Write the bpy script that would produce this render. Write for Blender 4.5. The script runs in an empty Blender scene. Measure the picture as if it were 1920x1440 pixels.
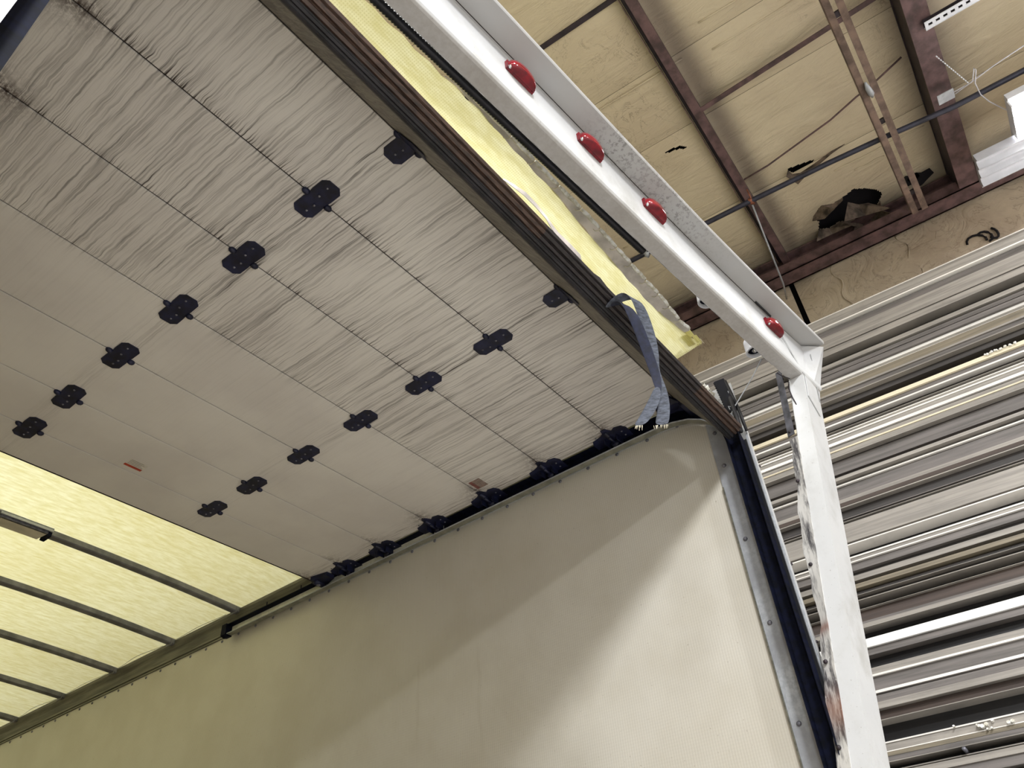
import bpy, math, random
from math import sin, cos, radians, pi, exp
random.seed(7)
C = bpy.context.scene.collection
EYE = 1.6          # lens height above the shop floor; heights below are measured from it

# ------------------------------------------------------------------ camera
cam_d = bpy.data.cameras.new('camera'); cam = bpy.data.objects.new('camera', cam_d); C.objects.link(cam)
bpy.context.scene.camera = cam
FPX = 1484.198
cam_d.sensor_fit = 'HORIZONTAL'; cam_d.sensor_width = 36.0; cam_d.lens = FPX/1920*36.0
cam_d.clip_start = 0.02; cam_d.clip_end = 200
az, el, rl = radians(34.75006045), radians(40.1982056), radians(5.0460451)
from mathutils import Vector, Matrix
Fw = Vector((cos(az)*cos(el), sin(az)*cos(el), sin(el)))
Rt = Vector((sin(az), -cos(az), 0)); Dn = Fw.cross(Rt)
cx = Rt*cos(rl) + Dn*sin(rl); cy = -Rt*sin(rl) + Dn*cos(rl)
M3 = Matrix((cx, -cy, -Fw)).transposed()
cam.matrix_world = Matrix.Translation((0, 0, EYE)) @ M3.to_4x4()

# ------------------------------------------------------------------ world, exposure
sc = bpy.context.scene
sc.view_settings.view_transform = 'Standard'; sc.view_settings.look = 'None'
sc.view_settings.gamma = 1.0; sc.view_settings.use_curve_mapping = False
sc.view_settings.exposure = 0.0
w = bpy.data.worlds.new('shop_air'); sc.world = w; w.use_nodes = True
bg = w.node_tree.nodes['Background']
bg.inputs[0].default_value = (0.96, 0.98, 1.0, 1); bg.inputs[1].default_value = 0.75

# ------------------------------------------------------------------ lamps (the shop's high bay fixtures)
def area(name, loc, size, power, rot=(0, 0, 0), col=(0.96, 0.98, 1.0), spread=180):
    d = bpy.data.lights.new(name, 'AREA'); d.shape = 'RECTANGLE'; d.size, d.size_y = size
    d.energy = power; d.color = col; d.spread = radians(spread)
    o = bpy.data.objects.new(name, d); C.objects.link(o)
    o.location = (loc[0], loc[1], loc[2]+EYE); o.rotation_euler = rot
    o['label'] = 'shop ceiling light'; 
    return o
area('high_bay_light', (4.05, -1.65, 3.90), (0.45, 1.1), 75)
area('high_bay_light', (-0.90, -2.35, 4.15), (0.35, 0.9), 430)
area('high_bay_light', (-5.2, -2.6, 4.15), (0.45, 1.2), 520)
area('high_bay_light', (-1.60, -9.00, 4.15), (0.35, 1.2), 1500)
area('high_bay_light', (1.00, 1.00, 4.20), (0.5, 1.2), 42)
area('high_bay_light', (0.90, 3.90, 4.15), (1.6, 2.2), 57)
area('high_bay_light', (0.90, 7.20, 4.15), (1.6, 2.2), 90)
area('high_bay_light', (-3.6, 6.0, 4.15), (0.45, 1.2), 80)

# ------------------------------------------------------------------ helpers
class MB:
    def __init__(s): s.v = []; s.f = []; s.m = []; s.cur = 0; s.smooth = []; s.sm = False
    def face(s, idx): s.f.append(tuple(idx)); s.m.append(s.cur); s.smooth.append(s.sm)
    def add(s, vs, fs):
        b = len(s.v); s.v += [tuple(v) for v in vs]
        for f in fs: s.face([b+i for i in f])
    def box(s, x0, x1, y0, y1, z0, z1):
        s.add([(x0,y0,z0),(x1,y0,z0),(x1,y1,z0),(x0,y1,z0),(x0,y0,z1),(x1,y0,z1),(x1,y1,z1),(x0,y1,z1)],
              [(0,3,2,1),(4,5,6,7),(0,1,5,4),(1,2,6,5),(2,3,7,6),(3,0,4,7)])
    def hexa(s, p):      # eight corners, bottom four then top four
        s.add(p, [(0,3,2,1),(4,5,6,7),(0,1,5,4),(1,2,6,5),(2,3,7,6),(3,0,4,7)])
    def loft(s, rings, closed=True, caps=True):
        b = len(s.v); n = len(rings[0])
        for r in rings: s.v += [tuple(p) for p in r]
        for i in range(len(rings)-1):
            for j in range(n if closed else n-1):
                k = (j+1) % n
                s.face((b+i*n+j, b+i*n+k, b+(i+1)*n+k, b+(i+1)*n+j))
        if caps and closed:
            s.face([b+j for j in range(n)][::-1]); s.face([b+(len(rings)-1)*n+j for j in range(n)])
    def prism(s, poly, d):     # polygon of 3-D points pushed along vector d
        s.loft([poly, [(p[0]+d[0], p[1]+d[1], p[2]+d[2]) for p in poly]])
    def tube(s, pts, r, n=8, caps=True):
        pts = [Vector(p) for p in pts]; rings = []; sm = s.sm; s.sm = True
        up = Vector((0.13, 0.31, 0.94)).normalized()
        for i, p in enumerate(pts):
            t = (pts[min(i+1, len(pts)-1)] - pts[max(i-1, 0)]).normalized()
            a = t.cross(up); a = (a if a.length > 1e-3 else t.cross(Vector((1, 0, 0)))).normalized(); b2 = t.cross(a)
            rr = r[i] if isinstance(r, (list, tuple)) else r
            rings.append([p + a*rr*cos(2*pi*k/n) + b2*rr*sin(2*pi*k/n) for k in range(n)])
        s.loft(rings, True, caps); s.sm = sm
    def dome(s, c, nrm, r, h, n=10, m=3):
        c = Vector(c); nrm = Vector(nrm).normalized(); a = nrm.cross(Vector((0.3, 0.2, 0.9))).normalized(); b = nrm.cross(a)
        rings = []; sm = s.sm; s.sm = True
        for i in range(m+1):
            t = i/m*pi/2*0.97
            rings.append([c + nrm*h*sin(t) + (a*cos(2*pi*k/n)+b*sin(2*pi*k/n))*r*cos(t) for k in range(n)])
        s.loft(rings); s.sm = sm
def mesh(name, mb, mats, off=(0, 0, 0)):
    me = bpy.data.meshes.new(name)
    me.from_pydata([(v[0]-off[0], v[1]-off[1], v[2]-off[2]) for v in mb.v], [], mb.f)
    mats = mats if isinstance(mats, (list, tuple)) else [mats]
    for m in mats: me.materials.append(m)
    me.polygons.foreach_set('material_index', mb.m); me.polygons.foreach_set('use_smooth', mb.smooth)
    import bmesh
    b = bmesh.new(); b.from_mesh(me); bmesh.ops.recalc_face_normals(b, faces=b.faces); b.to_mesh(me); b.free()
    return me
def origin(o):
    l = Vector(o.location); p = o.parent
    while p: l = l + Vector(p.location); p = p.parent
    return l
def obj(name, mb, mats, parent=None, loc=None, label=None, cat=None, group=None, kind=None, bevel=None):
    """mb is given in room coordinates (heights from the lens); loc is the object's own origin in the same coordinates."""
    po = origin(parent) if parent else Vector((0, 0, EYE))
    l = Vector(loc) if loc is not None else (po - Vector((0, 0, EYE)))
    o = bpy.data.objects.new(name, mesh(name, mb, mats, l)); C.objects.link(o)
    o.location = l + Vector((0, 0, EYE)) - (po if parent else Vector((0, 0, 0)))
    if parent: o.parent = parent
    tag(o, label, cat, group, kind)
    if bevel:
        md = o.modifiers.new('edge', 'BEVEL'); md.width = bevel; md.segments = 2; md.limit_method = 'ANGLE'
    return o
def tag(o, label=None, cat=None, group=None, kind=None):
    if label: o['label'] = label
    if cat: o['category'] = cat
    if group: o['group'] = group
    if kind: o['kind'] = kind
    return o
def thing(name, label, cat, loc, group=None, kind=None):
    o = bpy.data.objects.new(name, None); C.objects.link(o); o.empty_display_size = 0.1
    o.location = (loc[0], loc[1], loc[2]+EYE)
    return tag(o, label, cat, group, kind)
def dup(src, parent, loc, rot=None):
    """copy a part with its sub-parts; loc in room coordinates"""
    c = src.copy(); C.objects.link(c)
    if parent:
        c.parent = parent; c.location = Vector(loc) + Vector((0, 0, EYE)) - origin(parent)
    else: c.location = Vector(loc) + Vector((0, 0, EYE))
    if rot: c.rotation_euler = rot
    for g in src.children:
        d = g.copy(); C.objects.link(d); d.parent = c
    return c

# warehouse axes: A runs across the truck towards the rack wall, B runs along it
TH = radians(94)
BX, BY = cos(TH), sin(TH); AX, AY = sin(TH), -cos(TH)
def ab(a, b, z): return (a*AX + b*BX, a*AY + b*BY, z)

# ------------------------------------------------------------------ materials
def S(h):
    """sRGB 0-255 triple to linear"""
    return tuple(((c/255)/12.92 if c/255 <= .04045 else ((c/255+.055)/1.055)**2.4) for c in h) + (1,)
class NT:
    def __init__(s, name, rough=0.6, metal=0.0, col=(128, 128, 128), spec=0.4):
        s.mat = bpy.data.materials.new(name); s.mat.use_nodes = True; s.t = s.mat.node_tree; s.n = s.t.nodes
        s.b = s.n['Principled BSDF']; s.b.inputs['Roughness'].default_value = rough; s.b.inputs['Metallic'].default_value = metal
        s.b.inputs['Base Color'].default_value = S(col); s.b.inputs['Specular IOR Level'].default_value = spec
        s.b.inputs['Coat Roughness'].default_value = .1
    def new(s, t, **k):
        x = s.n.new(t)
        for a, v in k.items(): setattr(x, a, v)
        return x
    def link(s, a, b): s.t.links.new(a, b)
    def pos(s): return s.new('ShaderNodeNewGeometry').outputs['Position']
    def oco(s): return s.new('ShaderNodeTexCoord').outputs['Object']
    def mapv(s, v, scale, loc=(0, 0, 0), rot=(0, 0, 0)):
        m = s.new('ShaderNodeMapping'); s.link(v, m.inputs[0]); m.inputs['Scale'].default_value = scale
        m.inputs['Location'].default_value = loc; m.inputs['Rotation'].default_value = rot; return m.outputs[0]
    def noise(s, v, scale=1, detail=4, rough=.55, dist=0):
        n = s.new('ShaderNodeTexNoise'); s.link(v, n.inputs['Vector']); n.inputs['Scale'].default_value = scale
        n.inputs['Detail'].default_value = detail; n.inputs['Roughness'].default_value = rough; n.inputs['Distortion'].default_value = dist
        return n.outputs['Fac']
    def ramp(s, v, a, b, c=0., d=1.):
        m = s.new('ShaderNodeMapRange'); s.link(v, m.inputs[0])
        for i, x in enumerate((a, b, c, d)): m.inputs[i+1].default_value = x
        m.interpolation_type = 'SMOOTHSTEP' if c != d else 'LINEAR'
        return m.outputs[0]
    def math(s, op, a, b=None, c=None, clamp=False):
        m = s.new('ShaderNodeMath', operation=op); m.use_clamp = clamp
        for i, x in enumerate((a, b, c)):
            if x is None: continue
            if isinstance(x, (int, float)): m.inputs[i].default_value = x
            else: s.link(x, m.inputs[i])
        return m.outputs[0]
    def mix(s, f, a, b):
        m = s.new('ShaderNodeMix', data_type='RGBA')
        for i, x in ((0, f), (6, a), (7, b)):
            if isinstance(x, (int, float)): m.inputs[i].default_value = x
            elif isinstance(x, tuple): m.inputs[i].default_value = x if len(x) == 4 else S(x)
            else: s.link(x, m.inputs[i])
        return m.outputs[2]
    def sep(s, v):
        x = s.new('ShaderNodeSeparateXYZ'); s.link(v, x.inputs[0]); return x.outputs
    def color(s, c): s.link(c, s.b.inputs['Base Color']); return s
    def rough(s, c): s.link(c, s.b.inputs['Roughness']); return s
    def bump(s, h, strength=.3, dist=.01):
        b = s.new('ShaderNodeBump'); s.link(h, b.inputs['Height']); b.inputs['Strength'].default_value = strength
        b.inputs['Distance'].default_value = dist; s.link(b.outputs[0], s.b.inputs['Normal']); return s
    def gauss(s, v, c, wdt):
        d = s.math('DIVIDE', s.math('SUBTRACT', v, c), wdt)
        return s.math('POWER', 2.71828, s.math('MULTIPLY', s.math('MULTIPLY', d, d), -1.0))

def simple(name, col, rough=.6, metal=0., var=.12, scale=8, spec=.4, aniso=None, bump=0.):
    m = NT(name, rough, metal, col, spec)
    n = m.noise(m.mapv(m.pos(), aniso or (1, 1, 1)), scale, 5)
    lo = tuple(int(c*(1-var)) for c in col); hi = tuple(min(255, int(c*(1+var))) for c in col)
    m.color(m.mix(m.ramp(n, .3, .7), lo, hi))
    if bump: m.bump(n, bump, .004)
    return m.mat

# painted white steel of the rear frame, with grey road film and specks
def white_paint():
    m = NT('white_frame_paint', .38, 0, (226, 226, 224), .5)
    p = m.pos(); n = m.noise(p, 5, 6, .6); n2 = m.noise(p, 60, 3, .6); n3 = m.noise(p, 150, 2)
    c = m.mix(m.ramp(n, .42, .75), (198, 199, 200), (172, 171, 168))
    spots = m.math('MULTIPLY', m.ramp(n2, .66, .74), m.ramp(n, .45, .6))
    c = m.mix(m.math('MULTIPLY', spots, .55), c, (120, 116, 110))
    c = m.mix(m.math('MULTIPLY', m.ramp(n3, .70, .74), .4), c, (96, 84, 74))
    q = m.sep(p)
    und = m.math('MULTIPLY', m.ramp(q[2], 3.5655, 3.571, 1, 0), m.ramp(q[2], 3.561, 3.563))       # darker tone on the header's underside
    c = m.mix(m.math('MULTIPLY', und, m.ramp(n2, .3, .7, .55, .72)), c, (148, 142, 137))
    face_shade = m.math('MULTIPLY', m.ramp(q[2], 3.60, 3.76), m.ramp(q[2], 3.58, 3.585))                # shade painted on the header face, deepening towards the lip
    c = m.mix(m.math('MULTIPLY', face_shade, .8), c, (152, 152, 154))
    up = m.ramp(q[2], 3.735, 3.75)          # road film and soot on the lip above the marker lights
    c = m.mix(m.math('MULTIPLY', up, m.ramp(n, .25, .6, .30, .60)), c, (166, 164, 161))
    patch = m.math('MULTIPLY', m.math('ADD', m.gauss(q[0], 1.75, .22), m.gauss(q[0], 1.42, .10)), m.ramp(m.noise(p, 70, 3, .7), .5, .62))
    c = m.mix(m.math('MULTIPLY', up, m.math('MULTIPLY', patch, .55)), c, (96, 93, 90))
    m.color(c); m.rough(m.ramp(n, .3, .8, .3, .55)); m.bump(n2, .03, .002)
    return m.mat
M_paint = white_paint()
M_light = simple('grey_primer_edge', (150, 150, 150), .45, 0, .2, 30)
def liner():
    m = NT('white_liner_board', .36, 0, (205, 200, 188), .45)
    p = m.pos(); n = m.noise(p, 3, 4)
    wv = m.new('ShaderNodeTexWave', wave_type='BANDS', bands_direction='Y'); m.link(p, wv.inputs[0])
    wv.inputs['Scale'].default_value = 33; wv.inputs['Distortion'].default_value = .6; wv.inputs['Detail'].default_value = 1
    wv2 = m.new('ShaderNodeTexWave', wave_type='BANDS', bands_direction='Z'); m.link(p, wv2.inputs[0])
    wv2.inputs['Scale'].default_value = 30; wv2.inputs['Distortion'].default_value = .6
    h = m.math('ADD', wv.outputs['Fac'], m.math('MULTIPLY', wv2.outputs['Fac'], .4))
    c = m.mix(m.ramp(n, .35, .7), (208, 204, 194), (200, 195, 183))
    c = m.mix(m.math('MULTIPLY', wv.outputs['Fac'], .16), c, (150, 142, 124))
    # two faint brown drip stains
    q = m.sep(p)
    for yy, z0, z1 in ((2.39+.0, 2.55, 3.0), (2.05, 2.45, 2.95)):
        g = m.gauss(m.math('ADD', q[1], m.math('MULTIPLY', m.noise(p, 9, 2), .05)), yy+.025, .010)
        zz = m.math('MULTIPLY', m.ramp(q[2], z0, z0+.15), m.ramp(q[2], z1-.1, z1, 1, 0))
        c = m.mix(m.math('MULTIPLY', m.math('MULTIPLY', g, zz), .09), c, (130, 110, 80))
    sp = m.noise(p, 120, 1)
    c = m.mix(m.math('MULTIPLY', m.ramp(sp, .76, .8), .4), c, (110, 90, 70))
    m.color(c); m.bump(h, .10, .0015)
    return m.mat
M_liner = liner()
def roof_mat():
    m = NT('translucent_roof_sheet', .5, 0, (225, 218, 160))
    p = m.pos(); n = m.noise(m.mapv(p, (6, 22, 6)), 2.2, 6, .65); n2 = m.noise(p, 1.3, 3)
    wv = m.new('ShaderNodeTexWave', wave_type='BANDS', bands_direction='X'); m.link(p, wv.inputs[0]); wv.inputs['Scale'].default_value = 42; wv.inputs['Distortion'].default_value = .3
    wv2 = m.new('ShaderNodeTexWave', wave_type='BANDS', bands_direction='Y'); m.link(p, wv2.inputs[0]); wv2.inputs['Scale'].default_value = 42; wv2.inputs['Distortion'].default_value = .3
    weave = m.math('MULTIPLY', m.math('MULTIPLY', wv.outputs['Fac'], wv2.outputs['Fac']), m.ramp(m.sep(p)[1], 1.6, 1.9, .75, .0))
    c = m.mix(m.ramp(n, .3, .72), (222, 216, 158), (242, 240, 200))
    c = m.mix(m.ramp(n2, .35, .75, 0, .25), c, (205, 192, 120))
    c = m.mix(weave, c, (205, 200, 140))
    nt = m.t; out = m.n['Material Output']
    tr = m.new('ShaderNodeBsdfTranslucent'); df = m.new('ShaderNodeBsdfDiffuse'); mx = m.new('ShaderNodeMixShader')
    m.link(c, tr.inputs[0]); m.link(c, df.inputs[0]); mx.inputs[0].default_value = .62
    m.link(df.outputs[0], mx.inputs[1]); m.link(tr.outputs[0], mx.inputs[2]); m.link(mx.outputs[0], out.inputs[0])
    return m.mat
M_roof = roof_mat()
def door_mat():
    m = NT('stained_door_panel', .42, 0, (190, 184, 172), .4)
    p = m.pos(); o = m.oco(); q = m.sep(p); ol = m.sep(o)
    n0 = m.noise(p, 2.2, 4)
    wob = m.math('MULTIPLY', m.math('SUBTRACT', m.noise(m.mapv(p, (5, 7, 1)), 1, 3, .7), .5), .018)
    comb = m.new('ShaderNodeCombineXYZ')
    m.link(m.math('ADD', q[0], wob), comb.inputs[0]); m.link(q[1], comb.inputs[1]); m.link(ol[0], comb.inputs[2])
    v = comb.outputs[0]
    s1 = m.noise(m.mapv(v, (62, .9, 0)), 1, 5, .66)
    s2 = m.noise(m.mapv(v, (130, 2.6, 0)), 1, 3, .6)
    s3 = m.noise(m.mapv(v, (300, 6, 0)), 1, 2, .6)
    # how dirty each section is: heavy near the back of the box, nearly clean from the sixth section on
    amt = m.math('ADD', m.ramp(q[1], 1.83, 1.96, 1.0, .25), m.ramp(q[1], 1.0, 2.7, .05, -.22))
    big = m.ramp(n0, .3, .7, .75, 1.1); amt = m.math('MULTIPLY', amt, big)
    d = m.math('ABSOLUTE', ol[1])                       # distance from the joint
    fringe = m.math('POWER', 2.71828, m.math('MULTIPLY', d, -28.0))
    far = m.math('POWER', 2.71828, m.math('MULTIPLY', m.math('ABSOLUTE', m.math('SUBTRACT', d, .335)), -60.0))
    line1 = m.math('MULTIPLY', m.ramp(s1, .52, .60), m.ramp(s1, .60, .70, 1, .35))
    line2 = m.ramp(s2, .50, .68); line3 = m.ramp(s3, .48, .72)
    st = m.math('ADD', m.math('MULTIPLY', line1, .33), m.math('ADD', m.math('MULTIPLY', line2, .34), m.math('MULTIPLY', line3, .22)))
    fr = m.math('MULTIPLY', fringe, m.math('ADD', m.math('MULTIPLY', line3, .9), m.math('MULTIPLY', line2, .9)))
    fr = m.math('ADD', fr, m.math('MULTIPLY', far, m.math('MULTIPLY', line2, .5)))
    tot = m.math('MULTIPLY', m.math('ADD', st, m.math('MULTIPLY', fr, .9)), amt)
    # grease around the hinge lines and the rollers
    hx = m.math('ADD', m.gauss(q[0], .846, .05), m.gauss(q[0], 1.665, .05))
    hd = m.math('MULTIPLY', hx, m.ramp(q[1], 1.0, 3.0, 1.0, .35))
    tot = m.math('ADD', tot, m.math('MULTIPLY', hd, m.math('ADD', m.math('MULTIPLY', line2, .35), m.math('ADD', m.math('MULTIPLY', line1, .25), m.math('MULTIPLY', fringe, .25)))))
    c = m.mix(m.ramp(n0, .3, .7), (221, 218, 213), (207, 203, 199))
    c = m.mix(m.math('MULTIPLY', tot, .95, clamp=True), c, (58, 50, 46))
    ex = m.gauss(q[0], 2.40, .085); exl = m.gauss(q[0], .09, .09); e2 = m.math('ADD', ex, exl)
    dd = m.math('MAXIMUM', fringe, m.math('POWER', 2.71828, m.math('MULTIPLY', m.math('ABSOLUTE', m.math('SUBTRACT', d, .335)), -25.0)))
    spl = m.math('MULTIPLY', m.math('MULTIPLY', e2, dd), m.ramp(m.noise(m.mapv(p, (60, 40, 1)), 1, 4, .8), .35, .6))
    c = m.mix(m.math('MULTIPLY', spl, 1.1, clamp=True), c, (52, 32, 24))
    edge = m.math('MULTIPLY', m.ramp(q[0], 2.30, 2.44), m.math('ADD', m.math('MULTIPLY', line2, .6), line3))
    c = m.mix(m.math('MULTIPLY', edge, .7, clamp=True), c, (70, 50, 34))
    m.color(c); m.rough(m.ramp(tot, 0, 1, .4, .7))
    return m.mat
M_door = door_mat()
def dirty_panel():
    m = NT('grimy_bottom_section', .5, 0, (120, 112, 98), .4)
    p = m.pos(); v = m.mapv(p, (60, 10, 10)); s1 = m.noise(v, 1, 4, .6, 1.5); n = m.noise(p, 7, 4)
    s2 = m.noise(m.mapv(p, (25, 30, 30), rot=(0, 0, .6)), 1, 4, .7)
    c = m.mix(m.ramp(s1, .3, .7), (138, 133, 122), (92, 87, 81))
    c = m.mix(m.ramp(s2, .5, .7, 0, .6), c, (52, 46, 42)); c = m.mix(m.ramp(n, .55, .8, 0, .5), c, (60, 44, 34))
    m.color(c); return m.mat
M_grime = dirty_panel()
M_bottom = simple('brown_bottom_rail', (60, 47, 40), .42, 0, .35, 10, aniso=(3, 20, 20))
M_sealblk = simple('blackened_seal', (38, 34, 35), .45, 0, .3, 10, aniso=(3, 20, 20))
M_pillar = simple('black_rear_pillar', (8, 9, 15), .5, 0, .3, 9)
M_rubber = simple('black_rubber', (30, 29, 32), .6, 0, .3, 14)
M_steel_dark = simple('navy_black_hinge_steel', (22, 25, 48), .5, 0, .3, 30)
M_track = simple('black_track_steel', (9, 12, 26), .7, 0, .4, 9, spec=.12, aniso=(1, 6, 6))
M_slot = simple('lit_track_web', (232, 230, 214), .45, 0, .05, 20)  # web beyond the door, light from the roof painted in as a bright colour
M_lip = simple('oiled_track_lip', (124, 124, 112), .4, .1, .12, 20)
M_joint = simple('dark_joint', (40, 33, 30), .8, 0, .3, 60, aniso=(2, 1, 1))
def galv():
    m = NT('galvanised_steel', .42, .12, (120, 123, 128), .5)
    p = m.pos(); n = m.noise(p, 60, 4, .6); n2 = m.noise(p, 5, 4)
    m.color(m.mix(m.ramp(n2, .3, .7), m.mix(m.ramp(n, .35, .65), (164, 168, 174), (190, 194, 199)), (150, 152, 158)))
    m.bump(n, .05, .002); return m.mat
M_galv = galv()
M_rail = simple('aluminium_top_rail', (112, 110, 100), .45, .35, .15, 10, aniso=(3, .4, 6))
M_bow = simple('grey_roof_bow_steel', (112, 112, 116), .5, .3, .14, 14)
M_bolt = simple('dull_bolt_head', (112, 112, 120), .4, .3, .2, 60)
M_chrome = simple('chrome', (200, 200, 200), .15, 1., .05, 20)
M_red = NT('red_lamp_lens', .12, 0, (170, 12, 26), .6); M_red.b.inputs['Coat Weight'].default_value = .6
M_red.b.inputs['Subsurface Weight'].default_value = 0.0
_n = M_red.noise(M_red.pos(), 25, 3); M_red.color(M_red.mix(M_red.ramp(_n, .3, .7), (104, 3, 18), (138, 8, 30))); M_red = M_red.mat
M_red_base = simple('dark_red_base_and_underside', (104, 8, 24), .3, 0, .2, 40)
M_loom = simple('black_loom_plastic', (22, 22, 28), .42, 0, .25, 30)
M_strap = simple('blue_grey_webbing', (68, 72, 82), .8, 0, .25, 60, aniso=(1, 1, 3))
M_strap_dark = simple('navy_webbing_face', (22, 26, 44), .75, 0, .25, 60)
M_fray = simple('frayed_cream_fibre', (214, 206, 184), .8, 0, .15, 40)
M_torn = simple('grey_torn_flange', (204, 197, 193), .6, 0, .12, 12)
M_resin = simple('white_torn_fibreglass', (244, 238, 216), .7, 0, .18, 60)
M_purlin = simple('maroon_primer_steel', (92, 72, 72), .6, 0, .22, 12)
M_purlin_dk = simple('dark_steel_and_shade', (48, 40, 46), .6, 0, .25, 10)  # dark steel parts, and shade painted on the purlin and rafter
M_brown = simple('brown_primer_angle', (110, 92, 82), .6, 0, .2, 16)
M_pipe = simple('black_iron_pipe', (50, 50, 62), .4, .3, .2, 12)
M_copper = simple('copper_clamp', (150, 96, 76), .45, .5, .2, 40)
M_rib = simple('glossy_reflector_enamel', (186, 187, 194), .22, 0, .03, 10, .6)
M_lampwhite = simple('white_fixture_enamel', (226, 228, 236), .3, 0, .04, 10)
M_whitecord = simple('white_cord', (205, 203, 210), .6, 0, .05, 10)
M_floor = simple('concrete_floor', (186, 184, 180), .7, 0, .12, 2)
M_deck = simple('wood_truck_floor', (168, 154, 138), .6, 0, .2, 3)
M_void = simple('soot_black_void', (20, 17, 22), .95, 0, .2, 10)
M_paper = simple('torn_foil_backing', (92, 80, 72), .75, 0, .4, 14)
def insul():
    m = NT('cream_insulation_facing', .5, 0, (190, 168, 130), .35)
    p = m.pos()
    n = m.noise(p, 1.1, 5, .6); w1 = m.noise(m.mapv(p, (9, 2.2, 9), rot=(0, 0, radians(-4))), 1.2, 5, .62, .8); w2 = m.noise(p, 7, 6, .6, 1.2)
    fine = m.noise(m.mapv(p, (60, 10, 60)), 1, 3)
    crease = m.math('ABSOLUTE', m.math('SUBTRACT', w2, .5))
    c = m.mix(m.ramp(n, .3, .7), (214, 200, 172), (198, 182, 156))
    c = m.mix(m.ramp(w1, .55, .8, 0, .35), c, (172, 156, 130))
    c = m.mix(m.math('MULTIPLY', m.ramp(crease, .0, .012, 1, 0), m.ramp(n, .5, .62, 0, .5)), c, (90, 72, 56))
    c = m.mix(m.ramp(m.noise(p, 2.6, 6, .7, .6), .62, .80, 0, .5), c, (110, 94, 80))
    q = m.sep(p)                                  # soot along the steelwork, plus dim light painted in at the eave
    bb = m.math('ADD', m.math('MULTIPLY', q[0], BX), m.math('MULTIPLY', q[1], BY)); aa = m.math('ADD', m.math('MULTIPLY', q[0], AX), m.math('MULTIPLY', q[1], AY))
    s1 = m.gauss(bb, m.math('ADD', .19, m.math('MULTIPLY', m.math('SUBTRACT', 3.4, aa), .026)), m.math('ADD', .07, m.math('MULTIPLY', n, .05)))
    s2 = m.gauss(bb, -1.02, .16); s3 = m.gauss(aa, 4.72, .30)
    soot_and_shade = m.math('MAXIMUM', s1, m.math('MAXIMUM', s2, s3))
    c = m.mix(m.math('MULTIPLY', soot_and_shade, .72), c, (84, 72, 70))
    m.color(c)
    h = m.math('ADD', m.math('MULTIPLY', w1, 1.0), m.math('ADD', m.math('MULTIPLY', w2, .35), m.math('MULTIPLY', fine, .08)))
    m.bump(h, .55, .03)
    return m.mat
M_insul = insul()
def insul_wall():
    m = NT('soiled_wall_insulation', .6, 0, (150, 128, 100), .3)
    p = m.pos(); n = m.noise(p, 1.6, 6, .65); w2 = m.noise(p, 5, 6, .6, 1.6)
    crease = m.math('ABSOLUTE', m.math('SUBTRACT', w2, .5))
    c = m.mix(m.ramp(n, .3, .7), (196, 182, 160), (166, 150, 132))
    c = m.mix(m.math('MULTIPLY', m.ramp(crease, .0, .02, 1, 0), .35), c, (84, 70, 60))
    m.color(c); m.bump(w2, .5, .04); return m.mat
M_insw = insul_wall()
# extruded lengths on the rack: finishes, with reflections and gap shade painted into the strips
def ext(name, col, rough, metal, var=.1):
    m = NT(name, rough, metal, col, .5); p = m.pos()
    v = m.mapv(p, (1.4, 1.4, 40), rot=(0, 0, 0)); n = m.noise(v, 1.5, 5, .6); n2 = m.noise(m.mapv(p, (3, 3, 6)), 1.3, 5, .7)
    lo = tuple(int(c*(1-var)) for c in col); hi = tuple(min(255, int(c*(1+var))) for c in col)
    c = m.mix(m.ramp(n, .3, .7), lo, hi); c = m.mix(m.ramp(n2, .52, .72, 0, .3), c, tuple(int(x*.72) for x in col))
    m.color(c); return m.mat
EXM = dict(b=ext('polished_aluminium_edge', (240, 236, 230), .35, .1, .03), c=ext('cream_paint_edge', (232, 221, 194), .5, 0, .04),
           w=ext('white_painted_metal', (246, 246, 244), .35, 0, .03), l=ext('mill_aluminium', (150, 145, 138), .45, .1, .1),
           m=ext('weathered_aluminium', (110, 105, 102), .5, .1, .12), t=ext('tan_stained_aluminium', (124, 115, 98), .5, .05, .12),
           d=ext('dull_dark_metal', (64, 60, 58), .55, .05, .16), n=ext('brown_painted_metal', (74, 62, 56), .6, 0, .1),
           k=ext('shaded_gap_metal', (28, 27, 29), .5, 0, .2))
EXK = list(EXM)

# ================================================================== SETTING: the shop
fl = MB(); fl.box(-14, 6, -14, 16, -1.72, -1.6)
obj('floor', fl, M_floor, kind='structure')
CZ = 4.497
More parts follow.
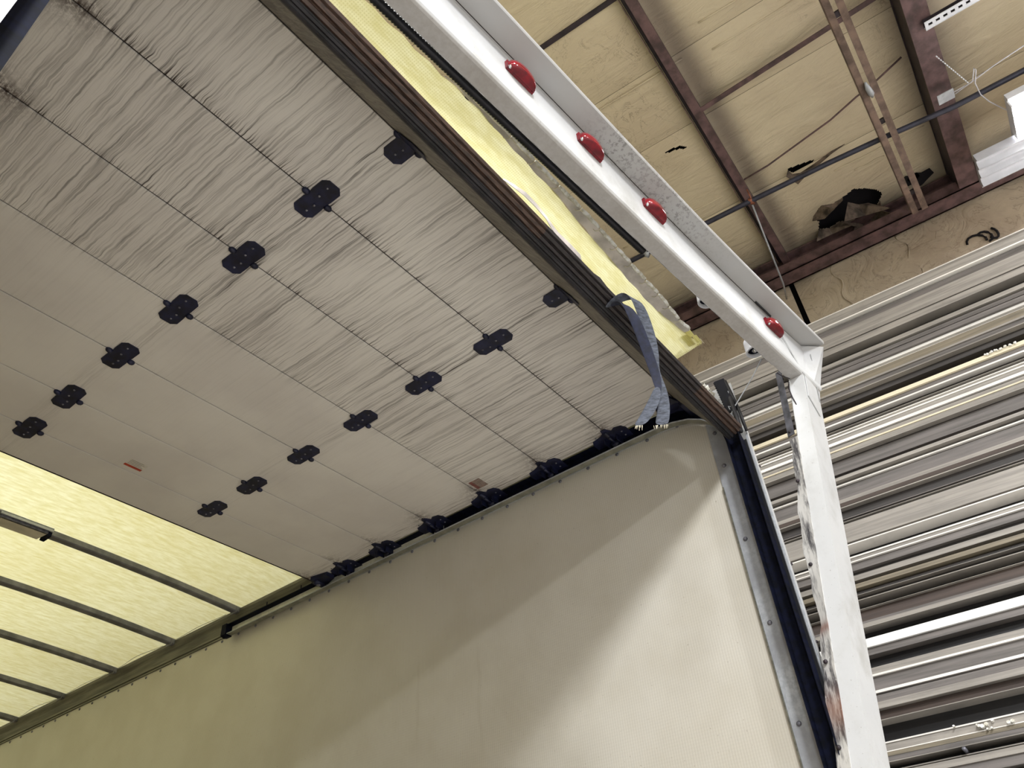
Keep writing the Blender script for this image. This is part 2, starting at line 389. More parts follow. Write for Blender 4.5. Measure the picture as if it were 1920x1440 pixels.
# ceiling: deck above, insulation blankets below it between sewn seams
deck = MB(); P4 = [ab(-12, -13, CZ+.10), ab(4.9, -13, CZ+.10), ab(4.9, 15, CZ+.10), ab(-12, 15, CZ+.10)]
deck.prism(P4, (0, 0, .06))
ceiling = obj('ceiling', deck, M_void, kind='structure')
def blanket(a0, a1, b0, b1, hole=None, na=7, nb=60):
    """one insulation blanket, sagging a little between its seams"""
    mb = MB(); mb.sm = True; idx = {}
    def inside(a, b):
        if not hole: return False
        if isinstance(hole[0], list): return any(ins1(a, b, h) for h in hole)
        return ins1(a, b, hole)
    def ins1(a, b, hole):
        n = len(hole); c = False
        for i in range(n):
            x1, y1 = hole[i]; x2, y2 = hole[(i+1) % n]
            if (y1 > b) != (y2 > b) and a < (x2-x1)*(b-y1)/(y2-y1)+x1: c = not c
        return c
    nb = max(3, int(nb))
    for i in range(na+1):
        for j in range(nb+1):
            a = a0+(a1-a0)*i/na; b = b0+(b1-b0)*j/nb
            t = i/na; z = CZ + .012 - .022*sin(pi*t)**.6 + .006*sin(b*5.3+a0*9)*sin(pi*t)
            idx[i, j] = len(mb.v); mb.v.append(ab(a, b, z))
    for i in range(na):
        for j in range(nb):
            a = a0+(a1-a0)*(i+.5)/na; b = b0+(b1-b0)*(j+.5)/nb
            if inside(a, b): continue
            mb.face((idx[i, j], idx[i+1, j], idx[i+1, j+1], idx[i, j+1]))
    return mb
hole_big = [(4.374, -.058), (4.33, -.11), (4.314, -.136), (4.35, -.21), (4.338, -.283), (4.33, -.32), (4.315, -.366), (4.36, -.44), (4.409, -.492), (4.48, -.53), (4.529, -.499), (4.60, -.45), (4.68, -.36), (4.60, -.30), (4.546, -.2), (4.56, -.12), (4.522, -.052), (4.45, -.075)]
hole_small = [(3.245, .50), (3.285, .45), (3.29, .47), (3.272, .50), (3.255, .55), (3.25, .60), (3.24, .59)]
hole_mid = [(3.87, -.035), (3.92, -.05), (3.945, -.10), (3.93, -.20), (3.91, -.22), (3.885, -.12)]
hole_both = [hole_mid, hole_small]
seams = [-12, -10, -8, -6, -4, -2.4, -1.2, -.3, .25, .8, 1.25, 1.7, 2.152, 2.665, 3.15, 3.93, 4.70]
for k in range(len(seams)-1):
    a0, a1 = seams[k]+.0012, seams[k+1]-.0012
    if a1 < 1.5:
        obj('insulation_panel', blanket(a0, a1, -13, 15, None, 4, 14), M_insul, ceiling)
    else:
        fine = dict()
        hl = hole_big if a0 > 3.9 else (hole_mid+hole_small[::-1] if a0 > 9 else (hole_both if a0 > 3.1 else None))
        obj('insulation_panel', blanket(a0, a1, -1.6, 1.6, hl, 80 if hl else 8, 330 if hl else 60), M_insul, ceiling)
        obj('insulation_panel', blanket(a0, a1, 1.6, 15, None, 5, 20), M_insul, ceiling)
        obj('insulation_panel', blanket(a0, a1, -13, -1.6, None, 5, 20), M_insul, ceiling)
# seam tapes: the wide dark one and the raised pale folds
sm = MB(); sm.box(0, 0, 0, 0, 0, 0); sm = MB(); sm.prism([ab(2.135, .36, CZ-.004), ab(2.165, .36, CZ-.004), ab(2.165, 6, CZ-.004), ab(2.135, 6, CZ-.004)], (0, 0, .012))
obj('seam_strip', sm, M_purlin_dk, ceiling, label='dark seam strip')
for a, b0, b1 in ((2.70, .22, 3.0), (2.56, -.95, .05), (2.76, -.95, .05), (4.08, -.9, -.30), (3.80, .40, 1.2), (4.16, -.62, -.42), (4.13, .02, .2)):
    rb = MB(); rb.tube([ab(a+.004*sin(t*7+a*5), b0+(b1-b0)*t/14, CZ-.006) for t in range(15)], .006, 6)
    obj('seam_fold', rb, M_insul, ceiling)
# ragged flaps of facing hanging out of the big hole
def flap(pts, drop, nm='torn_flap', mat=None):
    mb = MB(); n = len(pts)
    top = [ab(p[0], p[1], CZ-.012) for p in pts]; bot = []
    for i, p in enumerate(pts):
        d = drop[i]; bot.append(ab(p[0]+.35*d*sin(i*2.1), p[1]+.5*d*cos(i*1.7), CZ-.012-d))
    mb.loft([top, bot], closed=False, caps=False)
    o = obj(nm, mb, mat or M_paper, ceiling)
    md = o.modifiers.new('t', 'SOLIDIFY'); md.thickness = .003
flap([(4.374, -.058), (4.33, -.11), (4.314, -.136), (4.35, -.21), (4.338, -.283)], [.04, .09, .13, .05, .02])
flap([(4.522, -.052), (4.56, -.12), (4.546, -.2), (4.60, -.30)], [.10, .05, .12, .07])
flap([(4.60, -.30), (4.68, -.36), (4.60, -.45), (4.529, -.499)], [.12, .20, .22, .10])
flap([(4.40, -.30), (4.47, -.36), (4.50, -.42), (4.56, -.44)], [.16, .10, .20, .06])
flap([(3.87, -.035), (3.92, -.05), (3.945, -.10), (3.93, -.20), (3.90, -.33), (3.90, -.42)], [.05, .09, .07, .045, .02, .005])
fd = MB(); fd.add([ab(3.265, .455, CZ-.02), ab(3.29, .46, CZ-.015), ab(3.285, .52, CZ-.03), ab(3.262, .55, CZ-.012), ab(3.25, .50, CZ-.018)], [(0, 1, 2, 3, 4)])
hd = MB()
for c0, cb, r0 in ((4.50, -.78, .07), (4.47, -.72, .05)):
    rr = [(c0+r0*(1+.4*sin(k*2.3))*cos(k*.7), cb+r0*1.1*(1+.3*cos(k*1.9))*sin(k*.7)) for k in range(9)]
    hd.prism([ab(p[0], p[1], CZ-.014) for p in rr], (0, 0, -.003))
obj('torn_patch', hd, M_void, ceiling, label='dark torn patch')

# building wall behind the rack: blankets over the cladding
wl = MB(); wl.prism([ab(4.80, -13, -1.6), ab(4.95, -13, -1.6), ab(4.95, 15, -1.6), ab(4.80, 15, -1.6)], (0, 0, 6.2))
wall = obj('wall_right', wl, M_void, kind='structure')
def wblanket(b0, b1):
    mb = MB(); mb.sm = True; na, nb = 16, 14; idx = {}
    for i in range(na+1):
        for j in range(nb+1):
            z = -1.6+(5.9)*i/na; b = b0+(b1-b0)*j/nb
            a = 4.72 - .035*sin(pi*j/nb)**.5 + .008*sin(z*4+b*6)
            idx[i, j] = len(mb.v); mb.v.append(ab(a, b, z))
    for i in range(na):
        for j in range(nb): mb.face((idx[i, j], idx[i+1, j], idx[i+1, j+1], idx[i, j+1]))
    return mb
for b0, b1 in ((-9, -6), (-6, -3.6), (-3.6, -1.5), (-1.5, .275), (.30, .66), (.67, 2.2), (2.2, 4.5), (4.5, 8)):
    obj('insulation_panel', wblanket(b0+.006, b1-.006), M_insw, wall)
for b0, k in ((-.02, 0), (-.50, 1), (-.70, 2)):
    t = MB(); t.tube([ab(4.690+.004*sin(i), b0+.02*sin(i*.9+k), 4.26-.035*i) for i in range(14)], .006, 5)
    obj('seam_fold', t, M_insw, wall)
tp = MB(); tp.sm = True
for k in range(3):
    tp.tube([ab(4.675, -.88-.05*k+.07*cos(u*.5+k)*(.8-.2*k), 3.90+.05*sin(u*.55+k)) for u in range(8)], .008, 5)
obj('torn_flap', tp, M_void, wall, label='dark curled tear in the wall insulation')
for nm, x0, x1, y0, y1 in (('wall_left', -14, -13.9, -14, 16), ('wall_front', -14, 6, 15.9, 16)):
    q = MB(); q.box(x0, x1, y0, y1, -1.6, 4.6); obj(nm, q, M_insw, kind='structure')
# eave strut
es = MB()
es.prism([ab(4.52, -9, 4.235), ab(4.66, -9, 4.235), ab(4.66, 9, 4.235), ab(4.52, 9, 4.235)], (0, 0, .012))
es.prism([ab(4.52, -9, 4.235), ab(4.532, -9, 4.235), ab(4.532, 9, 4.235), ab(4.52, 9, 4.235)], (0, 0, .085))
es.prism([ab(4.648, -9, 4.235), ab(4.66, -9, 4.235), ab(4.66, 9, 4.235), ab(4.648, 9, 4.235)], (0, 0, .24))
es.prism([ab(4.58, -9, 4.46), ab(4.66, -9, 4.46), ab(4.66, 9, 4.46), ab(4.58, 9, 4.46)], (0, 0, .014))
obj('trim_1', es, M_purlin, kind='structure', label='maroon eave strut where roof meets wall')

def abbox(mb, p, q, wdt, z0, z1):
    """beam between ab points p and q, width wdt"""
    P = Vector(ab(p[0], p[1], 0)); Q = Vector(ab(q[0], q[1], 0)); d = (Q-P).normalized(); s = Vector((-d.y, d.x, 0))*wdt/2
    b = [P-s, Q-s, Q+s, P+s]
    mb.prism([(v.x, v.y, z0) for v in b], (0, 0, z1-z0))
def structural(name, build, mat, label):
    mb = MB(); build(mb); return obj(name, mb, mat, kind='structure', label=label)
# purlin (plum face, dark strip painting the shade of its open side)
def f(mb):
    abbox(mb, (-6, .525), (4.66, .245), .055, 4.41, 4.48)
pur = structural('roof_purlin', f, M_purlin, 'maroon roof purlin running to the eave beside the middle of the header')
mb = MB(); abbox(mb, (-6, .565), (4.62, .285), .022, 4.45, 4.49); obj('open_side', mb, M_purlin_dk, pur)
mb = MB(); abbox(mb, (-6, .585), (4.60, .305), .006, 4.43, 4.47); obj('flange_lip', mb, M_brown, pur)
# bay beams further left and right, mostly out of the picture
# rafter: wide I beam on the right, its web darkened with painted shade
mb = MB(); abbox(mb, (-6, -.78), (4.60, -1.005), .12, 4.24, 4.256)
raft = obj('roof_rafter', mb, M_purlin, kind='structure', label='wide maroon I-beam rafter at the upper right')
mb = MB(); abbox(mb, (-6, -.75), (4.60, -.955), .012, 4.25, 4.49); obj('web', mb, M_purlin_dk, raft)
mb = MB(); abbox(mb, (-6, -.78), (4.60, -1.005), .12, 4.475, 4.49); obj('top_flange', mb, M_purlin_dk, raft)
# bracing angles across, and the doubled angle hanging below
structural('brace_angle', lambda m: (abbox(m, (3.05, .30), (2.985, -.90), .033, 4.43, 4.436), abbox(m, (3.066, .30), (3.0, -.90), .005, 4.436, 4.47)), M_purlin, 'flat maroon angle brace crossing from the purlin to the rafter')
da = thing('double_angle_brace', 'pair of parallel brown steel angles bolted together under the roof insulation', 'brace', ab(3.4, -.58, 3.95))
for s, dz in ((-.030, 0), (.030, .0)):
    mb = MB(); abbox(mb, (1.0, -.50+s), (4.335, -.648+s), .036, 4.04, 4.046)
    abbox(mb, (1.0, -.50+s+(.018 if s > 0 else -.018)), (4.335, -.648+s+(.018 if s > 0 else -.018)), .005, 4.046, 4.09)
    obj('angle_bar', mb, M_brown, da)
mb = MB()
pass
for a, b in ((2.70, -.572), (3.50, -.61), (4.15, -.640)):
    mb = MB(); mb.box(*sum([[v-.018, v+.018] for v in ab(a, b, 0)[:2]], []), 4.047, 4.06); obj('spacer', mb, M_purlin_dk, da)
mb = MB(); mb.tube([ab(3.17, -.590, 4.03), ab(3.21, -.592, 4.022), ab(3.26, -.60, 4.03), ab(3.30, -.603, 4.045)], [.006, .016, .018, .006], 7)
obj('bolt', mb, M_galv, da, label='cluttered bolt and wire ends')
# conduit pipe
pp = MB(); pp.tube([ab(3.57, 3.2, 4.1), ab(3.60, .98, 4.1), ab(3.62, .24, 4.10), ab(3.64, -.25, 4.10), ab(3.665, -.6, 4.10), ab(3.705, -1.0, 4.10), ab(3.70, -3.4, 4.10)], .017, 10)
pipe = thing('conduit_pipe', 'dark pipe slung below the ceiling, running behind the doubled brown angles', 'pipe', ab(3.6, 0, 4.08))
obj('tube', pp, M_pipe, pipe)
mb = MB(); mb.tube([ab(3.60, .245, 4.10), ab(3.625, .24, 4.10), ab(3.65, .235, 4.10)], [.012, .021, .012], 8); mb.tube([ab(3.60, .235, 4.10), ab(3.58, .235, 4.17)], .005, 6)
obj('clamp', mb, M_copper, pipe, label='copper coloured clamp')
mb = MB(); abbox(mb, (3.60, -.925), (3.60, -1.015), .07, 4.09, 4.095); obj('mounting_plate', mb, M_galv, pipe, label='grey plate with a bolt hole')
mb = MB(); mb.tube([ab(3.615, .975, 4.09), ab(3.60, 1.0, 4.11)], .026, 8); obj('clamp', mb, M_galv, pipe)
# cords
cd = MB(); cd.tube([ab(3.64, .245, 4.08), ab(3.80, .262, 3.98), ab(4.2, .30, 3.85), ab(4.631, .349, 4.1)], .006, 6)
obj('ceiling_rope', cd, M_galv, label='pale rope dropping from the copper clamp on the pipe to behind the header', cat='rope', loc=ab(3.64, .245, 4.0))
cd = MB(); cd.tube([ab(3.721, 0.237, 4.44), ab(3.710, 0.061, 4.44), ab(3.663, -0.184, 4.44), ab(3.623, -0.392, 4.44), ab(3.559, -0.575, 4.44), ab(3.531, -0.688, 4.44), ab(3.456, -0.878, 4.44)], .0065, 6)
obj('sagging_cable', cd, M_purlin, label='thin brown cable sagging across the insulation below the brace', cat='cable', loc=ab(3.8, .1, CZ-.05))
# slotted strut
st = MB(); P = Vector(ab(3.165, -.985, 4.2)); Q = Vector(ab(3.15, -1.9, 4.2)); d = (Q-P)/23; s = Vector(ab(.016, 0, 0))
for k in range(23):
    p = P+d*k
    st.prism([p+s*1.6, p+s*.5, p+d+s*.5, p+d+s*1.6], (0, 0, .004)); st.prism([p-s*.5, p-s*1.6, p+d-s*1.6, p+d-s*.5], (0, 0, .004))
    st.prism([p+s*.5, p-s*.5, p+d*.40-s*.5, p+d*.48, p+d*.40+s*.5], (0, 0, .004))
st.prism([P+s*1.9, P+s*1.7, Q+s*1.7, Q+s*1.9], (0, 0, .03))
mbk = MB(); mbk.prism([P+s*1.9+Vector((0, 0, .03)), P-s*1.6+Vector((0, 0, .03)), Q-s*1.6+Vector((0, 0, .03)), Q+s*1.9+Vector((0, 0, .03))], (0, 0, .002))
so = obj('slotted_strut', st, M_lampwhite, label='white slotted strut channel fixed across the rafter at the top right', cat='strut', loc=P)
obj('channel_back', mbk, M_purlin_dk, so)
# chain and white wires of the fixture
ch = MB()
c0, c1 = Vector(ab(3.303, -.975, 4.1)), Vector(ab(3.562, -1.087, 4.08))
for k in range(16):
    p = c0.lerp(c1, k/15); ch.tube([p, p+(c1-c0)/15*.62], .0035, 5)
obj('hanging_chain', ch, M_lampwhite, label='fine white bead chain by the rafter above the shop light', cat='chain', loc=c0)
wr = MB()
wr.tube([ab(3.603, -1.0, 4.1), ab(3.599, -1.11, 4.1), ab(3.567, -1.231, 4.1), ab(3.538, -1.403, 4.1), ab(3.50, -1.7, 4.15)], .0035, 6)
wr.tube([ab(3.62, -1.02, 4.1), ab(3.585, -1.118, 4.09), ab(3.514, -1.142, 4.1), ab(3.53, -1.150, 4.1), ab(3.60, -1.125, 4.08), ab(3.70, -1.14, 4.08), ab(3.768, -1.171, 4.07), ab(3.84, -1.22, 4.05), ab(3.906, -1.284, 4.0)], .0035, 6)
obj('looped_wire', wr, M_whitecord, label='white wire loop above the lit shop light at the right edge', cat='wire', loc=ab(3.6, -1.02, 4.1))

# shop light at the right edge
fx = thing('high_bay_fixture', 'white ribbed shop light fixture with a glaring lit tube bay at the right edge', 'ceiling light', ab(4.0, -1.6, 3.9))
mb = MB(); n = 9; prof = []
a0, a1 = 4.0, 4.262
for k in range(7*n+1):
    u = k/(7*n); prof.append((a0+(a1-a0)*u, 3.895 + .030*abs(sin(pi*3.5*u))**.8))
ring = lambda b: [ab(a, b, z) for a, z in prof] + [ab(a1, b, 3.96), ab(a0, b, 3.96)]
mb.loft([ring(-.995), ring(-2.2)]); obj('reflector', mb, M_rib, fx, label='ribbed unlit white reflector')
mb = MB(); mb.prism([ab(3.715, -1.23, 3.955), ab(4.27, -1.23, 3.955), ab(4.27, -2.22, 3.955), ab(3.715, -2.22, 3.955)], (0, 0, .05)); obj('housing', mb, M_lampwhite, fx)
E_l = bpy.data.materials.new('lit_lamp_tube'); E_l.use_nodes = True
_b = E_l.node_tree.nodes['Principled BSDF']; _b.inputs['Emission Color'].default_value = (1, .98, .96, 1); _b.inputs['Emission Strength'].default_value = 14
_b.inputs['Base Color'].default_value = (1, 1, 1, 1)
for a in (3.765, 3.85, 3.93):
    mb = MB(); mb.tube([ab(a, -1.225, 3.90), ab(a, -2.18, 3.90)], .034, 10)
    obj('lamp_tube', mb, E_l, fx, label='lit lamp tube')
mb = MB(); mb.prism([ab(3.725, -1.222, 3.895), ab(3.985, -1.222, 3.895), ab(3.985, -1.230, 3.895), ab(3.725, -1.230, 3.895)], (0, 0, .06)); obj('end_plate', mb, M_lampwhite, fx)

# ------------------------------------------------------------------ extrusions on the rack
EX = [(3.3602,[(3.3547,'b'),(3.2874,'l'),(3.2787,'b'),(3.2693,'k')]),
(3.2693,[(3.2167,'m'),(3.2068,'b')]),
(3.2068,[(3.1188,'l'),(3.1101,'m'),(3.0686,'l'),(3.0651,'k')]),
(3.0651,[(3.0035,'d')]),
(3.0035,[(2.9764,'l'),(2.9663,'d'),(2.9411,'m'),(2.9361,'k'),(2.906,'m')]),
(2.906,[(2.8871,'b'),(2.8712,'d'),(2.863,'b')]),
(2.863,[(2.8138,'t'),(2.8024,'l'),(2.7717,'m'),(2.7668,'l'),(2.7315,'d')]),
(2.7315,[(2.6774,'k')]),
(2.6774,[(2.6538,'c'),(2.6193,'m'),(2.61,'b'),(2.5759,'d'),(2.5728,'l'),(2.5543,'k'),(2.5491,'b'),(2.5249,'k')]),
(2.5249,[(2.5164,'b'),(2.4912,'l'),(2.4746,'b'),(2.4661,'m'),(2.443,'l'),(2.4349,'c'),(2.4019,'l'),(2.3974,'d')]),
(2.3974,[(2.3216,'m'),(2.2814,'d')]),
(2.2814,[(2.2615,'l'),(2.2503,'k')]),
(2.2503,[(2.2415,'b'),(2.1668,'m'),(2.1455,'l')]),
(2.1455,[(2.1249,'n'),(2.111,'d'),(2.1055,'l'),(2.0629,'d'),(2.0478,'k'),(2.0438,'m'),(2.0288,'k'),(2.0261,'l'),(2.0196,'k')]),
(2.0196,[(1.9413,'l'),(1.9175,'l'),(1.9046,'n'),(1.898,'b')]),
(1.898,[(1.8303,'k')]),
(1.8303,[(1.8225,'b'),(1.805,'l'),(1.7994,'b'),(1.7611,'m'),(1.7459,'d')]),
(1.7459,[(1.7434,'l'),(1.7182,'l'),(1.6907,'d')]),
(1.6907,[(1.6683,'t'),(1.6599,'k'),(1.6461,'d')]),
(1.6461,[(1.6436,'l'),(1.6103,'d')]),
(1.6103,[(1.6059,'l'),(1.568,'k')]),
(1.568,[(1.5656,'l'),(1.5114,'n')]),
(1.5114,[(1.4962,'m'),(1.4761,'l')]),
(1.4761,[(1.4304,'k'),(1.4257,'d')]),
(1.4257,[(1.3852,'w'),(1.351,'m')]),
(1.351,[(1.2908,'k')]),
(1.2908,[(1.2595,'l'),(1.2506,'b'),(1.1868,'m'),(1.1746,'b'),(1.1618,'m')]),
(1.1618,[(1.1296,'m'),(1.1005,'l')]),
(1.1005,[(1.0581,'n'),(1.0549,'l'),(0.9635,'k')]),
(0.9635,[(0.9571,'b'),(0.9251,'l'),(0.9205,'b')]),
(0.9205,[(0.9035,'t'),(0.8813,'m'),(0.8783,'l'),(0.8534,'k')]),
(0.8534,[(0.8482,'l'),(0.8375,'k')]),
(0.8375,[(0.8099,'l'),(0.7708,'m')]),
(0.7708,[(0.7418,'d'),(0.7131,'l'),(0.6656,'m'),(0.6375,'b'),(0.5819,'l')])]

DEP = dict(b=0, c=0, w=0, l=.006, m=.016, t=.014, d=.045, n=.03, k=.11)
RA = 4.10
look = [
 'wide dull grey aluminium side rail, topmost length of the stack',
 'flat grey extrusion with a polished lower edge, just under the topmost rail',
 'broad pale aluminium rail with tan stains and a centre crease, third length from the top',
 'dark mottled length with rust marks, under the broad stained rail',
 'grey double-stepped channel with a butt joint mark, fifth length from the top',
 'bright twin-edged cream trim strip, sixth length from the top',
 'tan grey box length with a pale rib, under the bright twin-edged strip',
 'hollow length, its recess shade painted black, first black band from the top',
 'length with a chipped cream top edge above a dark channel',
 'pale rail with three bright ridges, tenth length from the top',
 'speckled weathered flat bar under the three-ridged pale rail',
 'thin pale flat length under the speckled bar',
 'grey rail with a brilliant upper edge and pale foot, level with the post middle',
 'deep dark channel with two fine light lines',
 'wide smooth pale aluminium plank with a brown foot line',
 'rounded length with its shade painted black, under the wide pale plank',
 'grey ribbed rail with bright upper edge and black scuffs',
 'pale two-step channel with a dark foot, under the scuffed ribbed rail',
 'tan stained narrow length above the charcoal channels',
 'upper of the two charcoal channels with a fine light lip',
 'lower of the two charcoal channels, almost black inside',
 'brown painted flat length between black channels',
 'cream grey narrow rail under the brown flat length',
 'length painted black with gap shade, directly above the white bar',
 'bright white painted bar with grey underside, brightest in the stack',
 'hollow length, its recess shade painted black, directly under the white bar',
 'wide blue-grey rail with a white line near its top',
 'pale grey stepped rail under the wide blue-grey one',
 'very dark brown-black plank, widest dark length low in the stack',
 'grey bar with peeling white paint flakes near the bottom of the frame',
 'olive stained angle with a black recess under the flaked bar',
 'thin light strip in the dark gap low in the stack',
 'plain grey channel at the bottom of the frame',
 'lowest ribbed grey channel, cut by the bottom of the frame']
extr = []
for i, (ztop, strips) in enumerate(EX):
    jit = .018*sin(i*2.7)
    pts = []; fm = []; z = ztop - .0006
    prev = None
    for (zb, t) in strips:
        d = RA + DEP[t] + jit
        if prev is None: pts.append((d, z))
        elif abs(prev[0]-d) > 1e-6:
            pts.append((d, z)); fm.append(t if DEP[t] < DEP[prev[1]] else prev[1])
        pts.append((d, zb)); fm.append(t); prev = (d, t); z = zb
    zl = z + .0006
    pts[-1] = (pts[-1][0], zl)
    pts.append((RA+.22, zl)); fm.append(strips[-1][1]); pts.append((RA+.22, ztop-.0006)); fm.append('d'); fm.append(strips[0][1])
    b0, b1 = -3.3-.25*((i*37) % 5)/5, 4.6+.6*((i*53) % 7)/7
    mb = MB(); n = len(pts); B0 = 0
    for b in (b0, b1): mb.v += [ab(a, b, zz) for a, zz in pts]
    for j in range(n):
        k = (j+1) % n; mb.cur = EXK.index(fm[j]); mb.face((j, k, n+k, n+j))
    mb.cur = EXK.index(strips[0][1]); mb.face(range(n)); mb.face(range(n, 2*n))
    o = obj('metal_extrusion', mb, [EXM[k] for k in EXK], label=look[i], cat='metal extrusion', group='long metal extrusions stacked on the rack', loc=ab(RA+.1, .6, pts[-2][1]))
    extr.append(o)
# paint flakes on the flaked bar, chips on the cream edge, a bolt low down
for b, z, r in ((.262, .941, .006), (.250, .937, .008), (.232, .942, .007), (.268, .946, .004), (.357, .9615, .004), (.148, .930, .007), (.132, .932, .007), (.205, .951, .005), (.235, .9225, .004), (.218, .923, .004)):
    mb = MB(); mb.prism([ab(RA-.019, b+r*1.2*cos(k*1.05)*(1+.3*sin(k*3)), z+r*sin(k*1.05)) for k in range(6)], ab(.03, 0, 0))
    obj('paint_flake', mb, M_resin, extr[29])
mb = MB()
for k in range(14): mb.dome(ab(RA+.0, -.50-.012*k+.004*sin(k*3), 2.674+.003*sin(k*5)), ab(-1, 0, .3), .006+.003*sin(k*1.7)**2, .008, 6, 2)
obj('chipped_edge', mb, M_resin, extr[8], kind='stuff')
mb = MB(); mb.tube([ab(RA+.10, .353, .866), ab(RA-.02, .353, .866)], .009, 8); obj('bolt', mb, M_bolt, extr[30], label='dark bolt')
# the rack that carries them
rack = thing('storage_rack', 'steel cantilever rack standing against the wall behind the stacked extrusions', 'rack', ab(4.45, .6, -1.6))
for b in (-2.6, .9, 4.2):
    mb = MB(); mb.prism([ab(4.40, b-.05, -1.6), ab(4.50, b-.05, -1.6), ab(4.50, b+.05, -1.6), ab(4.40, b+.05, -1.6)], (0, 0, 4.8)); obj('upright', mb, M_purlin, rack)
    mb = MB(); mb.prism([ab(4.12, b-.03, EX[-1][1][-1][0]-.05), ab(4.42, b-.03, EX[-1][1][-1][0]-.05), ab(4.42, b+.03, EX[-1][1][-1][0]-.05), ab(4.12, b+.03, EX[-1][1][-1][0]-.05)], (0, 0, .05)); obj('arm', mb, M_purlin, rack)

# ================================================================== THE TRUCK BOX
truck = thing('truck_body', 'white truck box with translucent roof, torn away from its leaning rear frame', 'truck', (1.25, 4, -1.6))
XW = 2.53
def zr(x): return 2.052 + .05*(1-((x-1.25)/1.30)**2)
# side wall board
mb = MB(); mb.prism([(XW, .76, -.5), (XW, .76, 1.72), (XW, .80, 1.84), (XW, .87, 1.895), (XW, .98, 1.935), (XW, 1.05, 1.94), (XW, 8, 1.94), (XW, 8, -.5)], (.014, 0, 0))
obj('side_wall_liner', mb, M_liner, truck)
mb = MB(); mb.box(-.044, -.03, .76, 8, -.5, 1.94); obj('side_wall_liner', mb, M_liner, truck)
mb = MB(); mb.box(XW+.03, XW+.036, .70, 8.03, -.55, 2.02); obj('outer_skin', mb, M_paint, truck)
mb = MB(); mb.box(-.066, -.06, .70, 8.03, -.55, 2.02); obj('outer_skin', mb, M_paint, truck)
mb = MB(); mb.box(-.06, 2.56, 8.0, 8.03, -.5, 2.03); obj('front_wall', mb, M_liner, truck)
mb = MB(); mb.box(-.06, 2.56, .62, 8.03, -.6, -.5); obj('floor_deck', mb, M_deck, truck)
# wheels out of sight carry it: chassis rails and axle block
mb = MB(); mb.box(.75, .85, .9, 8.0, -.85, -.6); mb.box(1.65, 1.75, .9, 8.0, -.85, -.6)
for x in (.15, 2.1):
    for yy in (2.2, 6.6):
        rings = []
        for xx in (x, x+.26): rings.append([(xx, yy+.48*cos(k*pi/12), -1.115+.48*sin(k*pi/12)) for k in range(24)])
        mb.loft(rings)
mb.box(.2, 2.3, 2.12, 2.28, -1.2, -1.0); mb.box(.2, 2.3, 6.52, 6.68, -1.2, -1.0); mb.box(.75, 1.75, 2.1, 2.3, -1.05, -.6); mb.box(.75, 1.75, 6.5, 6.7, -1.05, -.6)
obj('chassis', mb, M_rubber, truck)
# top rails
for sgn in (0, 1):
    X = (lambda x: x) if sgn == 0 else (lambda x: 2.5-x)
    pr = [(2.528, 2.05), (2.492, 2.046), (2.494, 2.030), (2.512, 1.998), (2.514, 1.990), (2.521, 1.957), (2.521, 1.948), (2.529, 1.944), (2.529, 1.941), (2.522, 1.938), (2.522, 1.930), (2.531, 1.928), (2.545, 1.96), (2.545, 2.05)]
    mb = MB(); mb.loft([[(X(x), 1.0, z) for x, z in pr], [(X(x), 8.0, z) for x, z in pr]])
    obj('top_rail', mb, M_rail, truck)
# roof sheet: arched, torn along its back edge
tear = [(-.05, .742), (.30, .746), (.578, .751), (.75, .738), (.883, .730), (1.05, .727), (1.20, .729), (1.384, .728), (1.50, .733), (1.62, .737), (1.759, .742), (1.90, .741), (2.037, .741), (2.13, .730), (2.214, .713), (2.26, .706), (2.295, .69), (2.308, .692), (2.322, .748), (2.30, .752), (2.276, .758), (2.298, .82), (2.36, .92), (2.42, 1.02), (2.50, 1.12)]
def tear_y(x):
    for (xa, ya), (xb, yb) in zip(tear, tear[1:]):
        if xa <= x <= xb and xb > xa: return ya+(yb-ya)*(x-xa)/(xb-xa)
    return tear[-1][1]
mb = MB(); mb.sm = True
xs = [-.05+.05*i for i in range(44)] + [2.15, 2.18, 2.214, 2.26, 2.295, 2.298, 2.3095, 2.318, 2.33, 2.36, 2.40, 2.44, 2.48, 2.505]
ys = [0, .02, .05, .1, .2, .35, .5, 1.0] + [1.5+.25*k for k in range(25)]
idx = {}
for i, x in enumerate(xs):
    ty = tear_y(x) if x < 2.297 else (.69 if x < 2.31 else .745+.0*x)
    if x >= 2.32: ty = .85 + (x-2.32)*1.5
    ty += .003*sin(x*61)+.002*sin(x*143)
    for j, s in enumerate(ys):
        y = ty + s*(8.0-ty)/7.5
        droop = -.012*exp(-s*9)*(1+sin(x*9))*.5
        idx[i, j] = len(mb.v); mb.v.append((x, y, zr(x)+droop+.0015*sin(x*17+y*9)))
for i in range(len(xs)-1):
    for j in range(len(ys)-1): mb.face((idx[i, j], idx[i+1, j], idx[i+1, j+1], idx[i, j+1]))
obj('roof_sheet', mb, M_roof, truck, label='yellowish translucent roof sheet torn along its rear edge')
